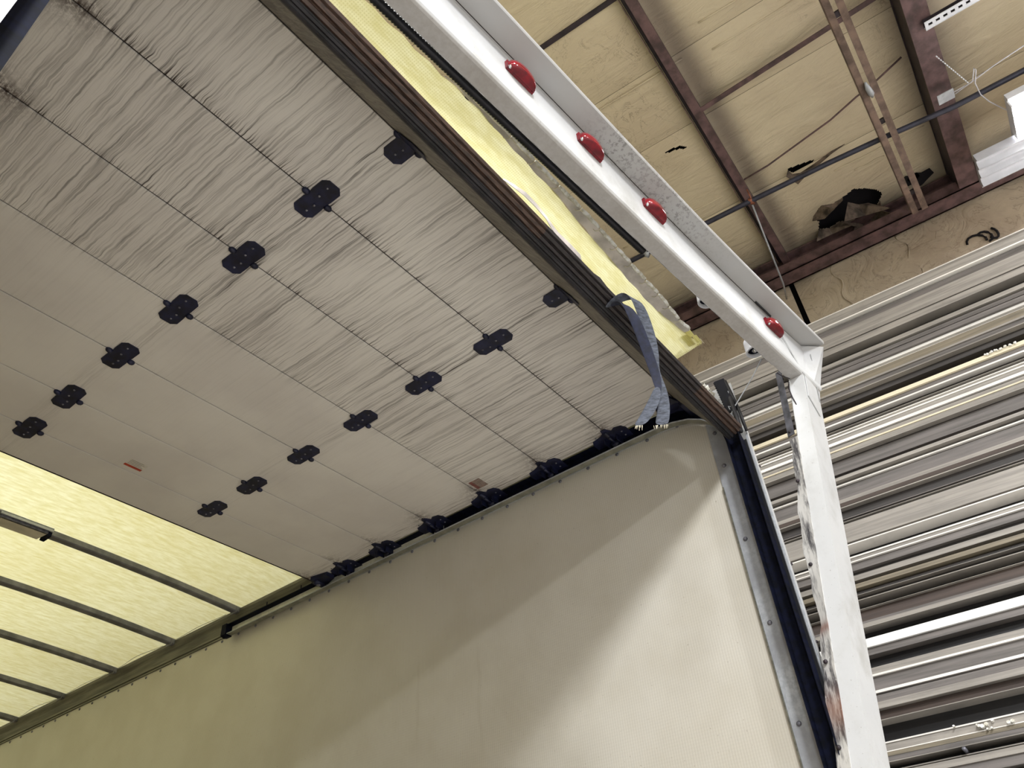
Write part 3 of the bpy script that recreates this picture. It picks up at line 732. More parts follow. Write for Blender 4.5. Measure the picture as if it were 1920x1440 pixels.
# grey trim still stuck to the torn edge, with staples and a cream outer strip
inner = [(.86, .729), (.92, .722), (1.0, .724), (1.15, .727), (1.30, .7265), (1.384, .7255), (1.42, .724), (1.50, .731), (1.54, .730), (1.62, .735), (1.70, .738), (1.759, .740), (1.83, .739), (1.90, .740), (2.037, .739), (2.10, .732), (2.16, .723), (2.214, .711)]
def lerp(tab, x):
    for (xa, ya), (xb, yb) in zip(tab, tab[1:]):
        if xa <= x <= xb: return ya+(yb-ya)*(x-xa)/(xb-xa)
    return tab[0][1] if x < tab[0][0] else tab[-1][1]
outer = [(.86, .725), (.925, .717), (1.135, .708), (1.379, .703), (1.493, .698), (1.687, .697), (1.848, .697), (2.014, .694), (2.10, .697), (2.16, .70), (2.223, .692)]
mb = MB(); a = []; b = []
for k in range(70):
    x = .86+(2.222-.86)*k/69; a.append((x, lerp(inner, x)+.002*sin(x*55)+.004, zr(x)-.003)); b.append((x, lerp(outer, x)+.004+.0015*sin(x*90), zr(x)-.006))
mb.loft([a, b], closed=False, caps=False)
o = obj('torn_flange', mb, M_torn, truck, label='grey torn roof flange'); md = o.modifiers.new('t', 'SOLIDIFY'); md.thickness = .002
mb = MB(); x = .95; k = 0
cuts = [.95, 1.13, 1.245, 1.37, 1.49, 1.60, 1.705, 1.80, 1.90, 1.985, 2.065, 2.15, 2.222]
for x0, x1 in zip(cuts, cuts[1:]):
    n = 6; r0 = .003 if x0 < 1.1 else .0070
    mb.tube([(x0+.004+(x1-x0-.008)*t/n, lerp(outer, x0+(x1-x0)*t/n)+.001*sin(t*2+x0*30), zr(x0)-.006) for t in range(n+1)], [r0*.7]+[r0]*(n-1)+[r0*.8], 6)
obj('edge_strip', mb, M_resin, truck, label='cream edge strip in broken lengths')
st0 = None
for x in cuts[1:-1]:
    c = Vector((x, lerp(outer, x)+.004, zr(x)-.008))
    if st0 is None:
        m2 = MB(); m2.tube([c+Vector((-.004, -.010, 0)), c+Vector((.001, .0, -.003)), c+Vector((-.004, .012, -.004)), c+Vector((-.013, .016, -.002))], .0016, 5); m2.tube([c+Vector((.001, 0, -.003)), c+Vector((.012, -.004, -.002))], .0013, 5)
        st0 = obj('staple', m2, M_fray, truck, loc=c, label='bent staple')
    else: dup(st0, truck, c, (0, 0, .3*sin(x*9)))
# torn tip tabs of the roof edge
mb = MB()
for x0, x1, y0, y1 in ((2.225, 2.262, .694, .716), (2.264, 2.300, .688, .705), (2.300, 2.318, .690, .712), (2.225, 2.30, .713, .742)):
    pts = []
    for t in range(7): pts.append((x1-.004*abs(sin(t*2.1+x0*50)), y0+(y1-y0)*t/6, zr(x0)-.004-.006*abs(sin(t+x0*30))))
    mb.prism([(x0, y1, zr(x0)-.002), (x0, y0, zr(x0)-.004)]+pts, (0, 0, .003))
mb2 = mb; obj('torn_tab', mb2, M_roof, truck, label='cream torn corner tabs')
mb = MB()
for k in range(26):
    x = 2.30+.022*random.random(); y = .69+.06*random.random(); c = Vector((x, y, 2.082)); mb.tube([c, c+Vector((.010+.012*random.random(), .008*random.random()-.004, -.012*random.random())), ], .0009, 4)
for k in range(16):
    t = random.random(); c = Vector((2.276+.022*t, .758+.062*t, 2.082)); mb.tube([c, c+Vector((.010, -.002, -.006*random.random()))], .0008, 4)
obj('glass_fibre', mb, M_fray, truck, kind='stuff')
# bows
ybow = [3.752+.6145*k for k in range(7)]
bow0 = None
for yb in ybow + [1.30, 1.9, 2.52, 3.13]:
    if bow0 is None:
        mb = MB(); rings = []
        for i in range(25):
            x = -.02+2.53*i/24; z = zr(x)-.002
            rings.append([(x, yb, z), (x, yb, z-.026), (x, yb+.006, z-.030), (x, yb+.040, z-.030), (x, yb+.044, z-.026), (x, yb+.044, z)])
        mb.loft(rings); bow0 = obj('roof_bow', mb, M_bow, truck, loc=(1.25, yb, 2.07))
        m2 = MB(); m2.box(2.470, 2.474, yb-.004, yb+.048, 2.014, 2.052)
        obj('bow_clip', m2, M_bow, bow0, loc=(2.47, yb, 2.03))
    else: dup(bow0, truck, (1.25, yb, 2.07))
# thin cords glued along the roof edge between the bows
for k in range(4):
    y0 = ybow[k]+.05; mb = MB()
    mb.tube([(2.497-.022*sin(pi*t/12)**2*(1 if k % 2 else .5), y0+.08+.48*t/12, zr(2.48)-.004) for t in range(13)], .0014, 5)
    obj('sealant_bead', mb, M_bow, truck)
# dome light on the first bow
lp = MB(); zb = 2.045
lp.box(1.10, 1.36, 3.662, 3.760, zb+.008, zb+.013); lp.box(1.115, 1.36, 3.662, 3.668, zb-.004, zb+.010)
dl = obj('dome_light', lp, M_galv, truck, loc=(1.22, 3.71, zb), label='unlit clear strip lamp on the first roof bow')
lp = MB(); lp.prism([(1.13, 3.690, zb+.006), (1.345, 3.690, zb+.006), (1.335, 3.772, zb+.006), (1.14, 3.772, zb+.006)], (0, -.006, -.018)); obj('lamp_lens', lp, simple('cloudy_lens', (196, 190, 172), .25, 0, .08), dl)
lp = MB(); lp.box(1.12, 1.345, 3.678, 3.690, zb-.012, zb+.006); obj('lamp_frame', lp, M_bolt, dl)
for x0_ in (1.345, 1.10):
    lp = MB(); lp.box(x0_, x0_+.022, 3.69, 3.758, zb-.016, zb+.006); obj('end_clip', lp, M_track, dl)

# rivets along the board top and on the corner plate
rv = MB(); rv.dome((0, 0, 0), (-1, 0, 0), .0085, .006, 10, 3)
rv_me = mesh('rivet', rv, M_bolt)
def rivet(x, y, z, parent, nm='rivet'):
    o = bpy.data.objects.new(nm, rv_me); C.objects.link(o); o.parent = parent
    o.location = Vector((x, y, z+EYE)) - origin(parent); return o
for k in range(42): rivet(XW-.0005, .948+.1488*k if k else .955, 1.914, truck)

# track profile, swept
inn = [(3.83, 1.903), (3.1, 1.903), (2.2, 1.903), (1.5, 1.903), (1.12, 1.902), (1.02, 1.900), (.95, 1.893), (.882, 1.874), (.83, 1.845), (.790, 1.805), (.765, 1.76), (.757, 1.70), (.757, 1.3), (.757, .6), (.757, -.48)]
def offs(pts, d):
    r = []
    for i, p in enumerate(pts):
        a = pts[max(i-1, 0)]; b = pts[min(i+1, len(pts)-1)]; t = Vector((b[0]-a[0], b[1]-a[1])).normalized()
        n = Vector((t.y, -t.x)); r.append((p[0]+n.x*d, p[1]+n.y*d))
    return r
dtest = offs(inn, .055); 
sg = 1 if dtest[0][1] > inn[0][1] else -1
def ribbon(mb, pa, pb, x0, x1, X):
    mb.loft([[(X(x0), a[0], a[1]), (X(x1), a[0], a[1]), (X(x1), b[0], b[1]), (X(x0), b[0], b[1])] for a, b in zip(pa, pb)])
o3, o52, o55 = offs(inn, sg*.003), offs(inn, sg*.052), offs(inn, sg*.055)
for side in (0, 1):
    X = (lambda x: x) if side == 0 else (lambda x: 2.5-x)
    tr = MB(); ribbon(tr, inn[10:], o3[10:], 2.462, 2.50, X); ribbon(tr, o52, o55, 2.462, 2.50, X); pass
    trk = obj('roller_track', tr, M_track, truck, loc=(X(2.48), 2.0, 1.9), label='black roller track')
    wb = MB(); ribbon(wb, offs(inn, sg*.002)[:3], offs(inn, sg*.053)[:3], 2.4985, 2.501, X); obj('track_web', wb, M_slot, trk)
    wb = MB(); ribbon(wb, offs(inn, sg*.002)[2:], offs(inn, sg*.053)[2:], 2.4985, 2.501, X); obj('track_web', wb, M_track, trk)  # rest of the web painted black for the shadow under the door
    lp_ = MB(); ribbon(lp_, inn[:11], o3[:11], 2.470, 2.50, X); obj('track_lip', lp_, M_lip if side == 0 else M_track, trk)  # left lip and its edge painted black as shade
    lp_ = MB(); ribbon(lp_, offs(inn, sg*.0045)[:11], offs(inn, sg*.0)[:11], 2.4675, 2.4705, X); obj('lip_edge', lp_, M_galv if side == 0 else M_track, trk)
    # end stop
    es = MB(); yy = 3.83
    for aa, bb in (((2.455, 1.965), (2.505, 1.958)), ):
        pass
    es.prism([(X(2.457), 3.80, 1.962), (X(2.503), 3.80, 1.962), (X(2.503), 3.80, 1.896), (X(2.480), 3.80, 1.890), (X(2.457), 3.80, 1.90)], (0, .04, 0)); obj('end_stop', es, M_track, trk)
    # steel trim under the track along the board edge
    tm = MB(); ribbon(tm, offs(inn, sg*.017)[1:10], offs(inn, sg*.0205)[1:10], 2.525, 2.531, X)
    obj('wall_trim', tm, M_galv, truck)
# brackets between track and rail
for y in (3.2, 3.48):
    br = MB(); br.box(2.478, 2.482, y, y+.004, 1.955, 1.99); obj('track_hanger', br, M_track, truck)
# corner plate
mb = MB(); mb.prism([(2.529, .757, -.48), (2.529, .757, 1.70), (2.529, .768, 1.77), (2.529, .79, 1.81), (2.529, .828, 1.858), (2.529, .838, 1.85), (2.529, .838, -.48)], (-.004, 0, 0))
cp = obj('corner_plate', mb, M_galv, truck, loc=(2.529, .8, 0), label='grey galvanised corner plate')
mb = MB(); mb.box(2.520, 2.529, .834, .839, -.48, 1.56); obj('folded_edge', mb, M_rail, cp)
mb = MB(); mb.box(2.500, 2.528, .7575, .7605, -.48, 1.68); obj('folded_edge', mb, M_galv, cp)
for z in (1.801, 1.647, 1.334, 1.024, .705, .39): rivet(2.5245, .81, z, cp)
# back edge of the side wall: black recess, dark web, thin bright skin edge
mb = MB(); mb.prism([(2.502, .706, -.48), (2.502, .706, 1.70), (2.502, .75, 1.82), (2.502, .76, 1.70), (2.502, .76, -.48)], (.030, 0, 0)); obj('rear_pillar', mb, M_pillar, truck, label='black rear pillar')
mb = MB(); mb.prism([(2.534, .690, -.5), (2.534, .690, 1.775), (2.534, .705, 1.79), (2.534, .722, 1.78), (2.534, .722, -.5)], (.014, 0, 0))
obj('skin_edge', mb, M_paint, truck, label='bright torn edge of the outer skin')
mb = MB(); mb.box(2.500, 2.503, .693, .706, -.48, 1.70); obj('pillar_lip', mb, M_pillar, truck)
mb = MB(); mb.box(2.522, 2.526, .690, .696, -.48, 1.735); obj('pillar_bead', mb, M_galv, truck)
mb = MB()
for z in (1.60, 1.20, .93, .66): mb.dome((2.55, .692, z), (-.2, -1, 0), .006, .008, 7, 2)
obj('skin_bolt', mb, M_purlin_dk, truck)
# black ribbed seal standing up at the corner, and the white torn fibreglass beside it
mb = MB(); top = []; n = 26
for k in range(n+1):
    t = k/n; y = .745-.017*t; z = 2.012-.165*t; w0 = .007*(k % 2)-.004
    top.append([(2.5, y-.0+w0+.004, z), (2.5, y-.040-.0*t, z-.004), (2.512, y-.040, z-.004), (2.512, y+w0+.004, z)])
mb.loft(top); sealp = obj('ribbed_seal', mb, simple('ribbed_navy_rubber', (13, 14, 26), .8, 0, .2, 30), truck, loc=(2.5, .72, 1.9), label='black ribbed seal standing at the torn corner')
mb = MB(); mb.tube([(2.505, .703, 1.995), (2.505, .69, 1.88), (2.505, .684, 1.80), (2.51, .684, 1.74)], .006, 6); mb.tube([(2.49, .700, 1.90), (2.49, .70, 1.80), (2.49, .70, 1.73)], .009, 6); obj('seal_edge', mb, M_rubber, sealp)
mb = MB()
mb.tube([(2.50, .703, 1.94), (2.512, .702, 1.87), (2.515, .693, 1.80), (2.53, .690, 1.74)], .0022, 5); obj('bright_edge', mb, M_galv, sealp)
mb = MB()
for k in range(80):
    t = random.random(); c = Vector((2.508+.03*random.random(), .792-.050*t+.010*random.random(), 2.020-.165*t+.03*(random.random()-.5)))
    q = [c+Vector((random.uniform(-.012, .012), random.uniform(-.014, .014), random.uniform(-.018, .018))) for _ in range(4)]
    mb.add(q, [(0, 1, 2), (0, 2, 3), (0, 3, 1), (1, 3, 2)])
obj('torn_fibreglass', mb, M_resin, truck, kind='stuff', label='jagged white torn fibreglass')

# ------------------------------------------------------------------ leaning rear frame
frame = thing('rear_frame', 'white painted rear door frame leaning back from the truck box, with red marker lights', 'frame', (1.3, .62, -.5))
def e0(x): return .67-.068*(x-.568)-.0078*(x-.568)**2
mb = MB(); rings = []
N = 40
for i in range(N+1):
    x = -.16+(2.80+.16)*i/N; y = e0(x); z = 1.965
    top = z+.212-.018*max(0, 1-abs(x-1.9)/.9)
    prof = [(0, 0), (-.046, 0), (-.053, .0025), (-.0585, .008), (-.061, .016), (-.061, top-z-.006), (-.063, top-z), (-.136, top-z), (-.139, top-z+.004), (-.139, top-z+.016), (-.134, top-z+.022), (-.05, top-z+.024), (0, top-z+.024), (0, .012)]
    rings.append([(x, y+a, z+b) for a, b in prof])
mb.loft(rings)
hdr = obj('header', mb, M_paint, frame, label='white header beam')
# crease where the face meets the lip, drawn as a dark line
mb = MB(); mb.tube([(x, e0(x)-.0625, 1.965+.212-.018*max(0, 1-abs(x-1.9)/.9)-.001) for x in [-.16+2.9*i/40 for i in range(41)]], .0018, 5)
obj('crease_line', mb, M_joint, hdr)
mb = MB(); mb.tube([(x, e0(x)+.0, 1.965) for x in [-.16+2.66*i/30 for i in range(31)]], .0015, 5); obj('bottom_edge', mb, M_light, hdr)
# post: leaning back and outwards
def yr(z): return .439+(1.965-z)*.128
def xi(z): return 2.45+.1306*(z-.5285)
def xo(z): return 2.62+.134*(z-.555)
def post(zs, X=lambda x: x, flat=False):
    mb = MB(); rings = []
    for z in zs:
        y, a, b = yr(z), xi(z), xo(z)
        if flat: y = .645; a, b = 2.4895, 2.66
        rings.append([(X(a), y+.058, z), (X(a), y, z), (X(b), y, z), (X(b), y+.058, z)])
    mb.loft(rings); return mb
zs = [-.55, 0, .4, .8, 1.2, 1.6, 1.85, 1.968]
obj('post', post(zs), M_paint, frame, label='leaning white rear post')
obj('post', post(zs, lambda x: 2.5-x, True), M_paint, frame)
# corner gusset and flared end closing the header
z0, z1 = 1.955, 2.165
mb = MB()
mb.hexa([(xo(z0)-.004, yr(z0)+.0, z0), (xo(z0), yr(z0), z0), (xo(z0), yr(z0)+.058, z0), (xo(z0)-.004, yr(z0)+.058, z0),
         (2.800, .350, z1), (2.806, .350, z1), (2.806, .46, z1), (2.800, .46, z1)])
obj('corner_gusset', mb, M_paint, frame)
mb = MB()
mb.add([(2.655, yr(1.965)-.002, 1.968), (2.735, yr(1.965)-.003, 1.965), (2.735, e0(2.735)-.0635, 2.17), (2.50, e0(2.50)-.0635, 2.155), (2.64, yr(1.86)-.001, 1.86), (2.745, yr(1.82)-.001, 1.82),
        (2.80, .352, 2.165), (2.802, .436, 1.960)], [(0, 4, 5, 1), (0, 1, 2, 3), (1, 5, 7), (1, 7, 6, 2)])
o = obj('fold_plate', mb, M_paint, frame, label='folded plate at the header corner'); md = o.modifiers.new('t', 'SOLIDIFY'); md.thickness = .003
mb = MB(); mb.tube([(2.43, e0(2.43)-.066, 2.13), (2.54, e0(2.54)-.066, 2.06), (2.66, .438, 1.955), (2.735, .450, 1.86)], .0016, 5)
mb.tube([(2.75, .40, 2.12), (2.765, .425, 1.99), (2.77, .44, 1.90)], .002, 5)
obj('weld_crease', mb, M_light, frame)
mb = MB(); mb.tube([(2.36, e0(2.36)-.068, 2.165), (2.42, e0(2.42)-.072, 2.155), (2.47, e0(2.47)-.07, 2.16)], .0035, 5)
obj('black_sealant', mb, M_rubber, frame)
mb = MB(); mb.tube([(xi(1.96)-.002, .545-.03, 1.962), (xi(1.96), .50, 1.955), (xi(1.93), .508, 1.93), (xi(1.86)-.002, .505, 1.87), (xi(1.84), .50, 1.83)], .0024, 5)
mb.tube([(2.56, .515, 1.963), (2.59, .508, 1.963), (2.63, .49, 1.963)], .0018, 5)
obj('split_weld', mb, M_purlin_dk, frame)
# ragged inner flange of the post
zs2 = [2.0-.026*k for k in range(98)]
def rag(z): return .040+.006*sin(z*11)+.003*sin(z*37)+.0015*sin(z*83)+.006*exp(-((z-.98)/.06)**2)*-1 + (.016 if 1.70 < z < 1.97 else 0)*0
mb = MB(); A_, B_ = [], []
for z in zs2:
    if z > 1.70: continue
    y = yr(z)+.057; x = xi(z)
    A_.append((x-.001, y, z)); B_.append((x+.012+.002*sin(z*31), y+rag(z), z))
mb.loft([A_, B_], closed=False, caps=False)
def flange_mat():
    m = NT('scraped_flange', .55, .1, (170, 168, 166)); p = m.pos(); n = m.noise(m.mapv(p, (1, 1, .10)), 22, 5, .7); n2 = m.noise(p, 50, 4, .7)
    c = m.mix(m.ramp(n, .42, .6), (214, 212, 208), (78, 76, 80)); c = m.mix(m.ramp(n2, .6, .7, 0, .6), c, (225, 225, 222)); z = m.sep(p)[2]
    for zz in (1.05+EYE*0,): pass
    c = m.mix(m.math('MULTIPLY', m.gauss(z, 2.55, .02), .7), c, (120, 62, 40)); c = m.mix(m.math('MULTIPLY', m.gauss(z, 2.30, .05), .5), c, (170, 120, 96))
    m.color(c); return m.mat
M_flange = flange_mat()
o = obj('ragged_flange', mb, M_flange, frame, label='scraped ragged inner flange of the post'); md = o.modifiers.new('t', 'SOLIDIFY'); md.thickness = .002
mb = MB(); A_, B_ = [], []
for k in range(12):
    z = 2.0-.027*k; A_.append((2.605, .505+(2.0-z)*.12, z)); B_.append((2.612, .530+(2.0-z)*.13, z))
mb.loft([A_, B_], closed=False, caps=False)
o = obj('bare_strip', mb, simple('scorched_bare_steel', (74, 74, 80), .5, .3, .35, 18), frame, label='dark bare steel strip at the top of the post'); md = o.modifiers.new('t', 'SOLIDIFY'); md.thickness = .004
mb = MB()
for z in (1.985, 1.72, 1.50, 1.17, .845, .60):
    mb.dome((xi(z)+.002, yr(z)+.085, z), (-1, 0, 0), .0075, .006, 7, 2)
obj('flange_bolt', mb, M_purlin_dk, frame)
mb = MB(); mb.tube([(xi(z)+.0, yr(z)+.0585, z) for z in [1.95-.05*k for k in range(45)]], .0016, 5); obj('flange_seam', mb, M_light, frame)
# red marker lights
def lamp(x, label):
    zc = 2.088; L = .056; D = .036; y = e0(x)-.0615; th = math.atan2(e0(x+.05)-e0(x-.05), .1)
    def R(px, py, z): return (x+px*cos(th)-py*sin(th), y+px*sin(th)+py*cos(th), z)
    base = MB(); base.prism([R(-L, 0, zc-.017), R(L, 0, zc-.017), R(L*.98, -.010, zc-.016), R(-L*.98, -.010, zc-.016)], (0, 0, .036))
    r = obj('marker_light', base, M_red_base, frame, loc=(x, y, zc), label=label)
    ln = MB(); ln.sm = True; rings = []
    for i, (zz, s) in enumerate(((-.019, .80), (-.016, .95), (-.008, 1.0), (.004, 1.0), (.014, .93), (.019, .78))):
        ring = [R(-L*s, -.008, zc+zz)]
        for k in range(13):
            t = pi-pi*k/12; ring.append(R(L*.97*s*cos(t), -.010-(D-.010)*s*sin(t)**.8, zc+zz))
        ring.append(R(L*s, -.008, zc+zz)); rings.append(ring)
    ln.loft(rings)
    for fi, fc in enumerate(ln.f):
        if sum(ln.v[v][2] for v in fc)/len(fc) < zc-.0150: ln.m[fi] = 1  # lens underside takes the darker base red as painted shade
    lo = obj('lens', ln, [M_red, M_red_base], r)
    for s in (-1, 1):
        tb = MB(); tb.dome(R(s*L*.86, -.012, zc-.014), (0, -.5, -1), .007, .005, 8, 2); obj('lens_screw', tb, M_red_base if s > 0 else M_chrome, r)
lamp(.997, 'red marker light nearest the top of the picture, first on the header')
lamp(1.315, 'second red marker light down the header')
lamp(1.655, 'third red marker light, above the sooty patch of the lip')
lamp(2.455, 'fourth red marker light, alone near the header corner')
# wire loom along the inside of the header
lm = MB(); lm.sm = True; xs = [-.15+.0048*k for k in range(384)]; rings = []
for k, x in enumerate(xs):
    y = e0(x)+.019+.010*max(0, (1.69-x))/1.9*.5; z = 1.985; r = .0150 if k % 2 else .0118
    rings.append([(x, y+r*cos(t*pi/4), z+r*sin(t*pi/4)) for t in range(8)])
lm.loft(rings)
obj('wire_loom', lm, M_loom, label='black corrugated wire loom running along the inner edge of the white header', cat='wire loom', loc=(.6, .69, 1.98))
# fitting at its end belongs to the pipe behind; short white cups behind the header
def cup(x, y, z, r, h, label):
    t = thing('cup_light', label, 'light', (x, y, z), 'white cup lights behind the header')
    m1 = MB(); m1.sm = True; n = 20; prof = [(r, 0), (r*1.04, .004), (r*1.0, .010), (r*.92, h), (r*.3, h+.01), (.001, h+.012)]
    m1.loft([[(x+a*cos(2*pi*k/n), y+a*sin(2*pi*k/n), z+b) for k in range(n)] for a, b in prof], True, False)
    m1.loft([[(x+a*cos(2*pi*k/n), y+a*sin(2*pi*k/n), z+b) for k in range(n)] for a, b in ((r, 0), (r*.80, .002), (r*.76, .016))], True, False)
    obj('cup', m1, M_lampwhite, t)
    m2 = MB(); m2.loft([[(x+a*cos(2*pi*k/n), y+a*sin(2*pi*k/n), z+b) for k in range(n)] for a, b in ((r*.78, .014), (r*.3, .02))], True, True); obj('bowl', m2, M_track, t)
    m3 = MB(); m3.dome((x, y, z+.016), (0, 0, -1), r*.36, .016, 10, 3); obj('bulb', m3, M_chrome, t)
cup(2.165, .580, 2.10, .036, .05, 'white cup light peeking out behind the header, upper of the two')
cup(2.555, .565, 2.10, .036, .06, 'white cup light peeking out behind the header, lower one by the post')
cb = MB(); cb.tube([(2.53, .545, 2.035), (2.52, .60, 1.965), (2.505, .66, 1.895), (2.49, .700, 1.845), (2.48, .722, 1.80)], .0022, 6)
cb.tube([(2.48, .722, 1.80), (2.49, .712, 1.825), (2.495, .70, 1.845)], .0045, 6); cb.tube([(2.49, .700, 1.85), (2.485, .716, 1.86), (2.48, .712, 1.84)], .002, 5)
obj('lift_cable', cb, M_galv, label='thin steel cable from the header to the torn corner beside the black seal', cat='cable', loc=(2.5, .66, 1.9))

# ================================================================== ROLL-UP DOOR
door = thing('roll_up_door', 'grimy beige sectional roll-up door drawn up under the translucent roof', 'door', (1.25, 1.9, 1.95))
SE = [.892, 1.222, 1.559, 1.896, 2.232, 2.564, 2.838, 3.062]
DZ = 1.95
for i in range(len(SE)-1):
    y0, y1 = SE[i]+.0024, SE[i+1]-.0024
    mb = MB(); mb.box(.055, 2.445, y0, y1, DZ, DZ+.018)
    obj('door_panel', mb, M_door, door, loc=(1.25, y1, DZ), bevel=.0012)
for s in SE[:-1]:
    mb = MB(); mb.box(.055, 2.445, s-.006, s+.006, DZ+.004, DZ+.010)
    obj('joint', mb, M_joint, door)
mb = MB(); mb.box(.055, 2.445, SE[-1]-.0005, SE[-1]+.004, DZ-.001, DZ+.02); obj('top_edge', mb, M_joint, door)
# bottom section, already turning down into the curve
ang = radians(58); u = Vector((0, -cos(ang), -sin(ang))); nn = Vector((0, -sin(ang), cos(ang)))
P0 = Vector((0, SE[0]-.0016, DZ))
def bp(x, s, t): v = P0+u*s+nn*t; return (x, v.y, v.z)
mb = MB(); mb.prism([bp(.055, .002, 0), bp(.055, .275, 0), bp(.055, .275, .018), bp(.055, .002, .018)], (2.39, 0, 0))
obj('bottom_panel', mb, M_grime, door, label='grime-streaked bottom section')
def prof_x(name, pts, mat, x0=.045, x1=2.452, **k):
    mb = MB(); mb.loft([[bp(x0, s, t) for s, t in pts], [bp(x1, s, t) for s, t in pts]]); return obj(name, mb, mat, door, **k)
prof_x('bottom_rail', [(.268, -.002), (.272, -.008), (.296, -.009), (.300, -.004), (.295, -.001), (.295, .004), (.301, .006), (.302, .012), (.296, .014), (.296, .018), (.268, .020)], M_rubber)
SEALP = [(.275, .018), (.296, .018), (.303, .021), (.304, .029), (.298, .031), (.300, .034), (.306, .037), (.306, .046), (.300, .049), (.304, .054), (.300, .062), (.288, .062), (.275, .04)]
prof_x('bottom_seal', SEALP, M_bottom, x1=1.22, label='brown bottom seal rail')
prof_x('bottom_seal', [(a+.0003, b) for a, b in SEALP], M_sealblk, x0=1.22, x1=2.13, label='blackened stretch of the bottom seal')
prof_x('bottom_seal', SEALP, M_bottom, x0=2.13, label='brown end of the bottom seal')
# peeled strip along the lip
def strip(pts, name, mat, label):
    mb = MB(); a = [bp(x, s, t) for x, s, t, wd in pts]; b = [bp(x, s-.004, t+wd) for x, s, t, wd in pts]
    mb.loft([a, b], closed=False, caps=False); o = obj(name, mb, mat, door, label=label); md = o.modifiers.new('t', 'SOLIDIFY'); md.thickness = .002
strip([(1.02, .300, .062, .004), (1.06, .300, .068, .008), (1.10, .300, .073, .010), (1.15, .299, .074, .009), (1.20, .299, .072, .007), (1.235, .299, .064, .010), (1.26, .300, .061, .010), (1.32, .300, .060, .013), (1.37, .300, .060, .012), (1.39, .300, .060, .002)], 'peeled_strip', M_torn, 'peeled grey strip standing off the seal')
strip([(1.44, .300, .058, .003), (1.48, .300, .060, .007), (1.53, .300, .058, .004), (1.56, .3, .058, .001)], 'peeled_strip', M_rubber, 'small lifted black piece of seal')
# hinges
def hinge_mb(half=False):
    m = MB(); L0, Wd = .076, .035
    ys_ = [-L0 if not half else -.004, L0]
    c = .016
    pl = [(-Wd+c, -L0), (Wd-c, -L0), (Wd, -L0+c), (Wd, -.02), (Wd-.003, 0), (Wd, .02), (Wd, L0-c), (Wd-c, L0), (-Wd+c, L0), (-Wd, L0-c), (-Wd, .02), (-Wd+.003, 0), (-Wd, -.02), (-Wd, -L0+c)]
    if half: pl = [(-Wd, -.004), (Wd, -.004), (Wd, L0-c), (Wd-c, L0), (-Wd+c, L0), (-Wd, L0-c)]
    m.prism([(x, y, -.0035) for x, y in pl], (0, 0, .0035))
    for e in (-1, 1): m.tube([(e*.031, 0, -.004), (e*.040, 0, -.004), (e*.049, 0, -.003), (e*.054, 0, -.002)], [.008, .0105, .009, .004], 8)
    return m
hm = mesh('hinge', hinge_mb(), M_steel_dark)
bm_ = MB(); bm_.dome((0, 0, 0), (0, 0, -1), .0042, .003, 8, 2); bolt_me = mesh('bolt', bm_, M_bolt)
def local(name, me, parent, loc, rot=None):
    o = bpy.data.objects.new(name, me); C.objects.link(o); o.parent = parent; o.location = loc
    if rot: o.rotation_euler = rot
    return o
H0 = None
for xh in (.846, 1.665):
    for s in SE[1:-1]:
        if H0 is None:
            H0 = bpy.data.objects.new('hinge', hm); C.objects.link(H0); H0.parent = door
            H0.location = Vector((xh, s, DZ-.0002+EYE))-origin(door)
            for yy in (-.052, -.018, .018, .052): local('bolt', bolt_me, H0, (.006*(1 if yy > 0 else -1), yy, -.0036 if abs(yy) > .02 else -.010))
            H0['label'] = 'navy-black hinge plate'
        else: dup(H0, door, (xh, s, DZ-.0002), (0, 0, .03*sin(s*9+xh)))
hh = mesh('hinge', hinge_mb(True), M_steel_dark)
for xh in (.885, 1.640):
    o = local('hinge', hh, door, Vector((xh, SE[0], DZ-.0002+EYE))-origin(door)); local('bolt', bolt_me, o, (.0, .05, -.0036)); local('bolt', bolt_me, o, (.004, .025, -.0036))
    m = MB(); pts = []
    for s, hw in ((.0, .038), (.018, .050), (.035, .055), (.05, .04), (.07, .025)): pts.append((s, hw))
    m.prism([bp(xh-h, s, -.0035) for s, h in pts]+[bp(xh+h, s, -.0035) for s, h in pts[::-1]], (0, .003*.85, -.003*.0+.0005))
    obj('hinge_leaf', m, M_steel_dark, door)
# roller hinges at the ends
def roller_mb(sg=1):
    m = MB()
    m.prism([(a*sg, b, -.003) for a, b in ((-.035, .074), (-.012, .085), (.03, .085), (.036, -.085), (-.03, -.088), (-.055, -.075), (-.062, -.045), (-.05, -.028), (-.078, -.012), (-.080, .008), (-.055, .014), (-.045, .03))], (0, 0, .003))
    m.box(min(-.02*sg, .03*sg), max(-.02*sg, .03*sg), -.035, -.031, -.030, 0); m.box(min(-.02*sg, .03*sg), max(-.02*sg, .03*sg), .025, .029, -.026, 0)
    m.tube([(-.03*sg, -.003, -.014), (.030*sg, -.003, -.014)], .0065, 7); m.tube([(.012*sg, -.003, -.016), (.030*sg, -.003, -.016)], .018, 12)
    m.tube([(-.06*sg, 0, -.004), (.04*sg, 0, -.004)], .009, 7)
    return m
for sg_, xx in ((1, 2.462), (-1, .002)):
    rm = mesh('roller_hinge', roller_mb(sg_), M_steel_dark)
    R0 = None
    for s in SE[1:-1]:
        if R0 is None:
            R0 = local('roller_hinge', rm, door, Vector((xx, s, DZ-.0002+EYE))-origin(door)); R0['label'] = 'dark roller hinge at the door edge'
            for bx, by in ((-.05, .05), (-.02, -.06), (.0, .03), (.012, -.06)): local('bolt', bolt_me, R0, (bx*sg_, by, -.0034))
        else: dup(R0, door, (xx, s, DZ-.0002))
tp = MB(); tp.prism([(2.40, 3.03, DZ-.002), (2.43, 3.05, DZ-.002), (2.47, 3.06, DZ-.002), (2.49, 3.0, DZ-.002), (2.47, 2.93, DZ-.002), (2.42, 2.93, DZ-.002)], (0, 0, -.02))
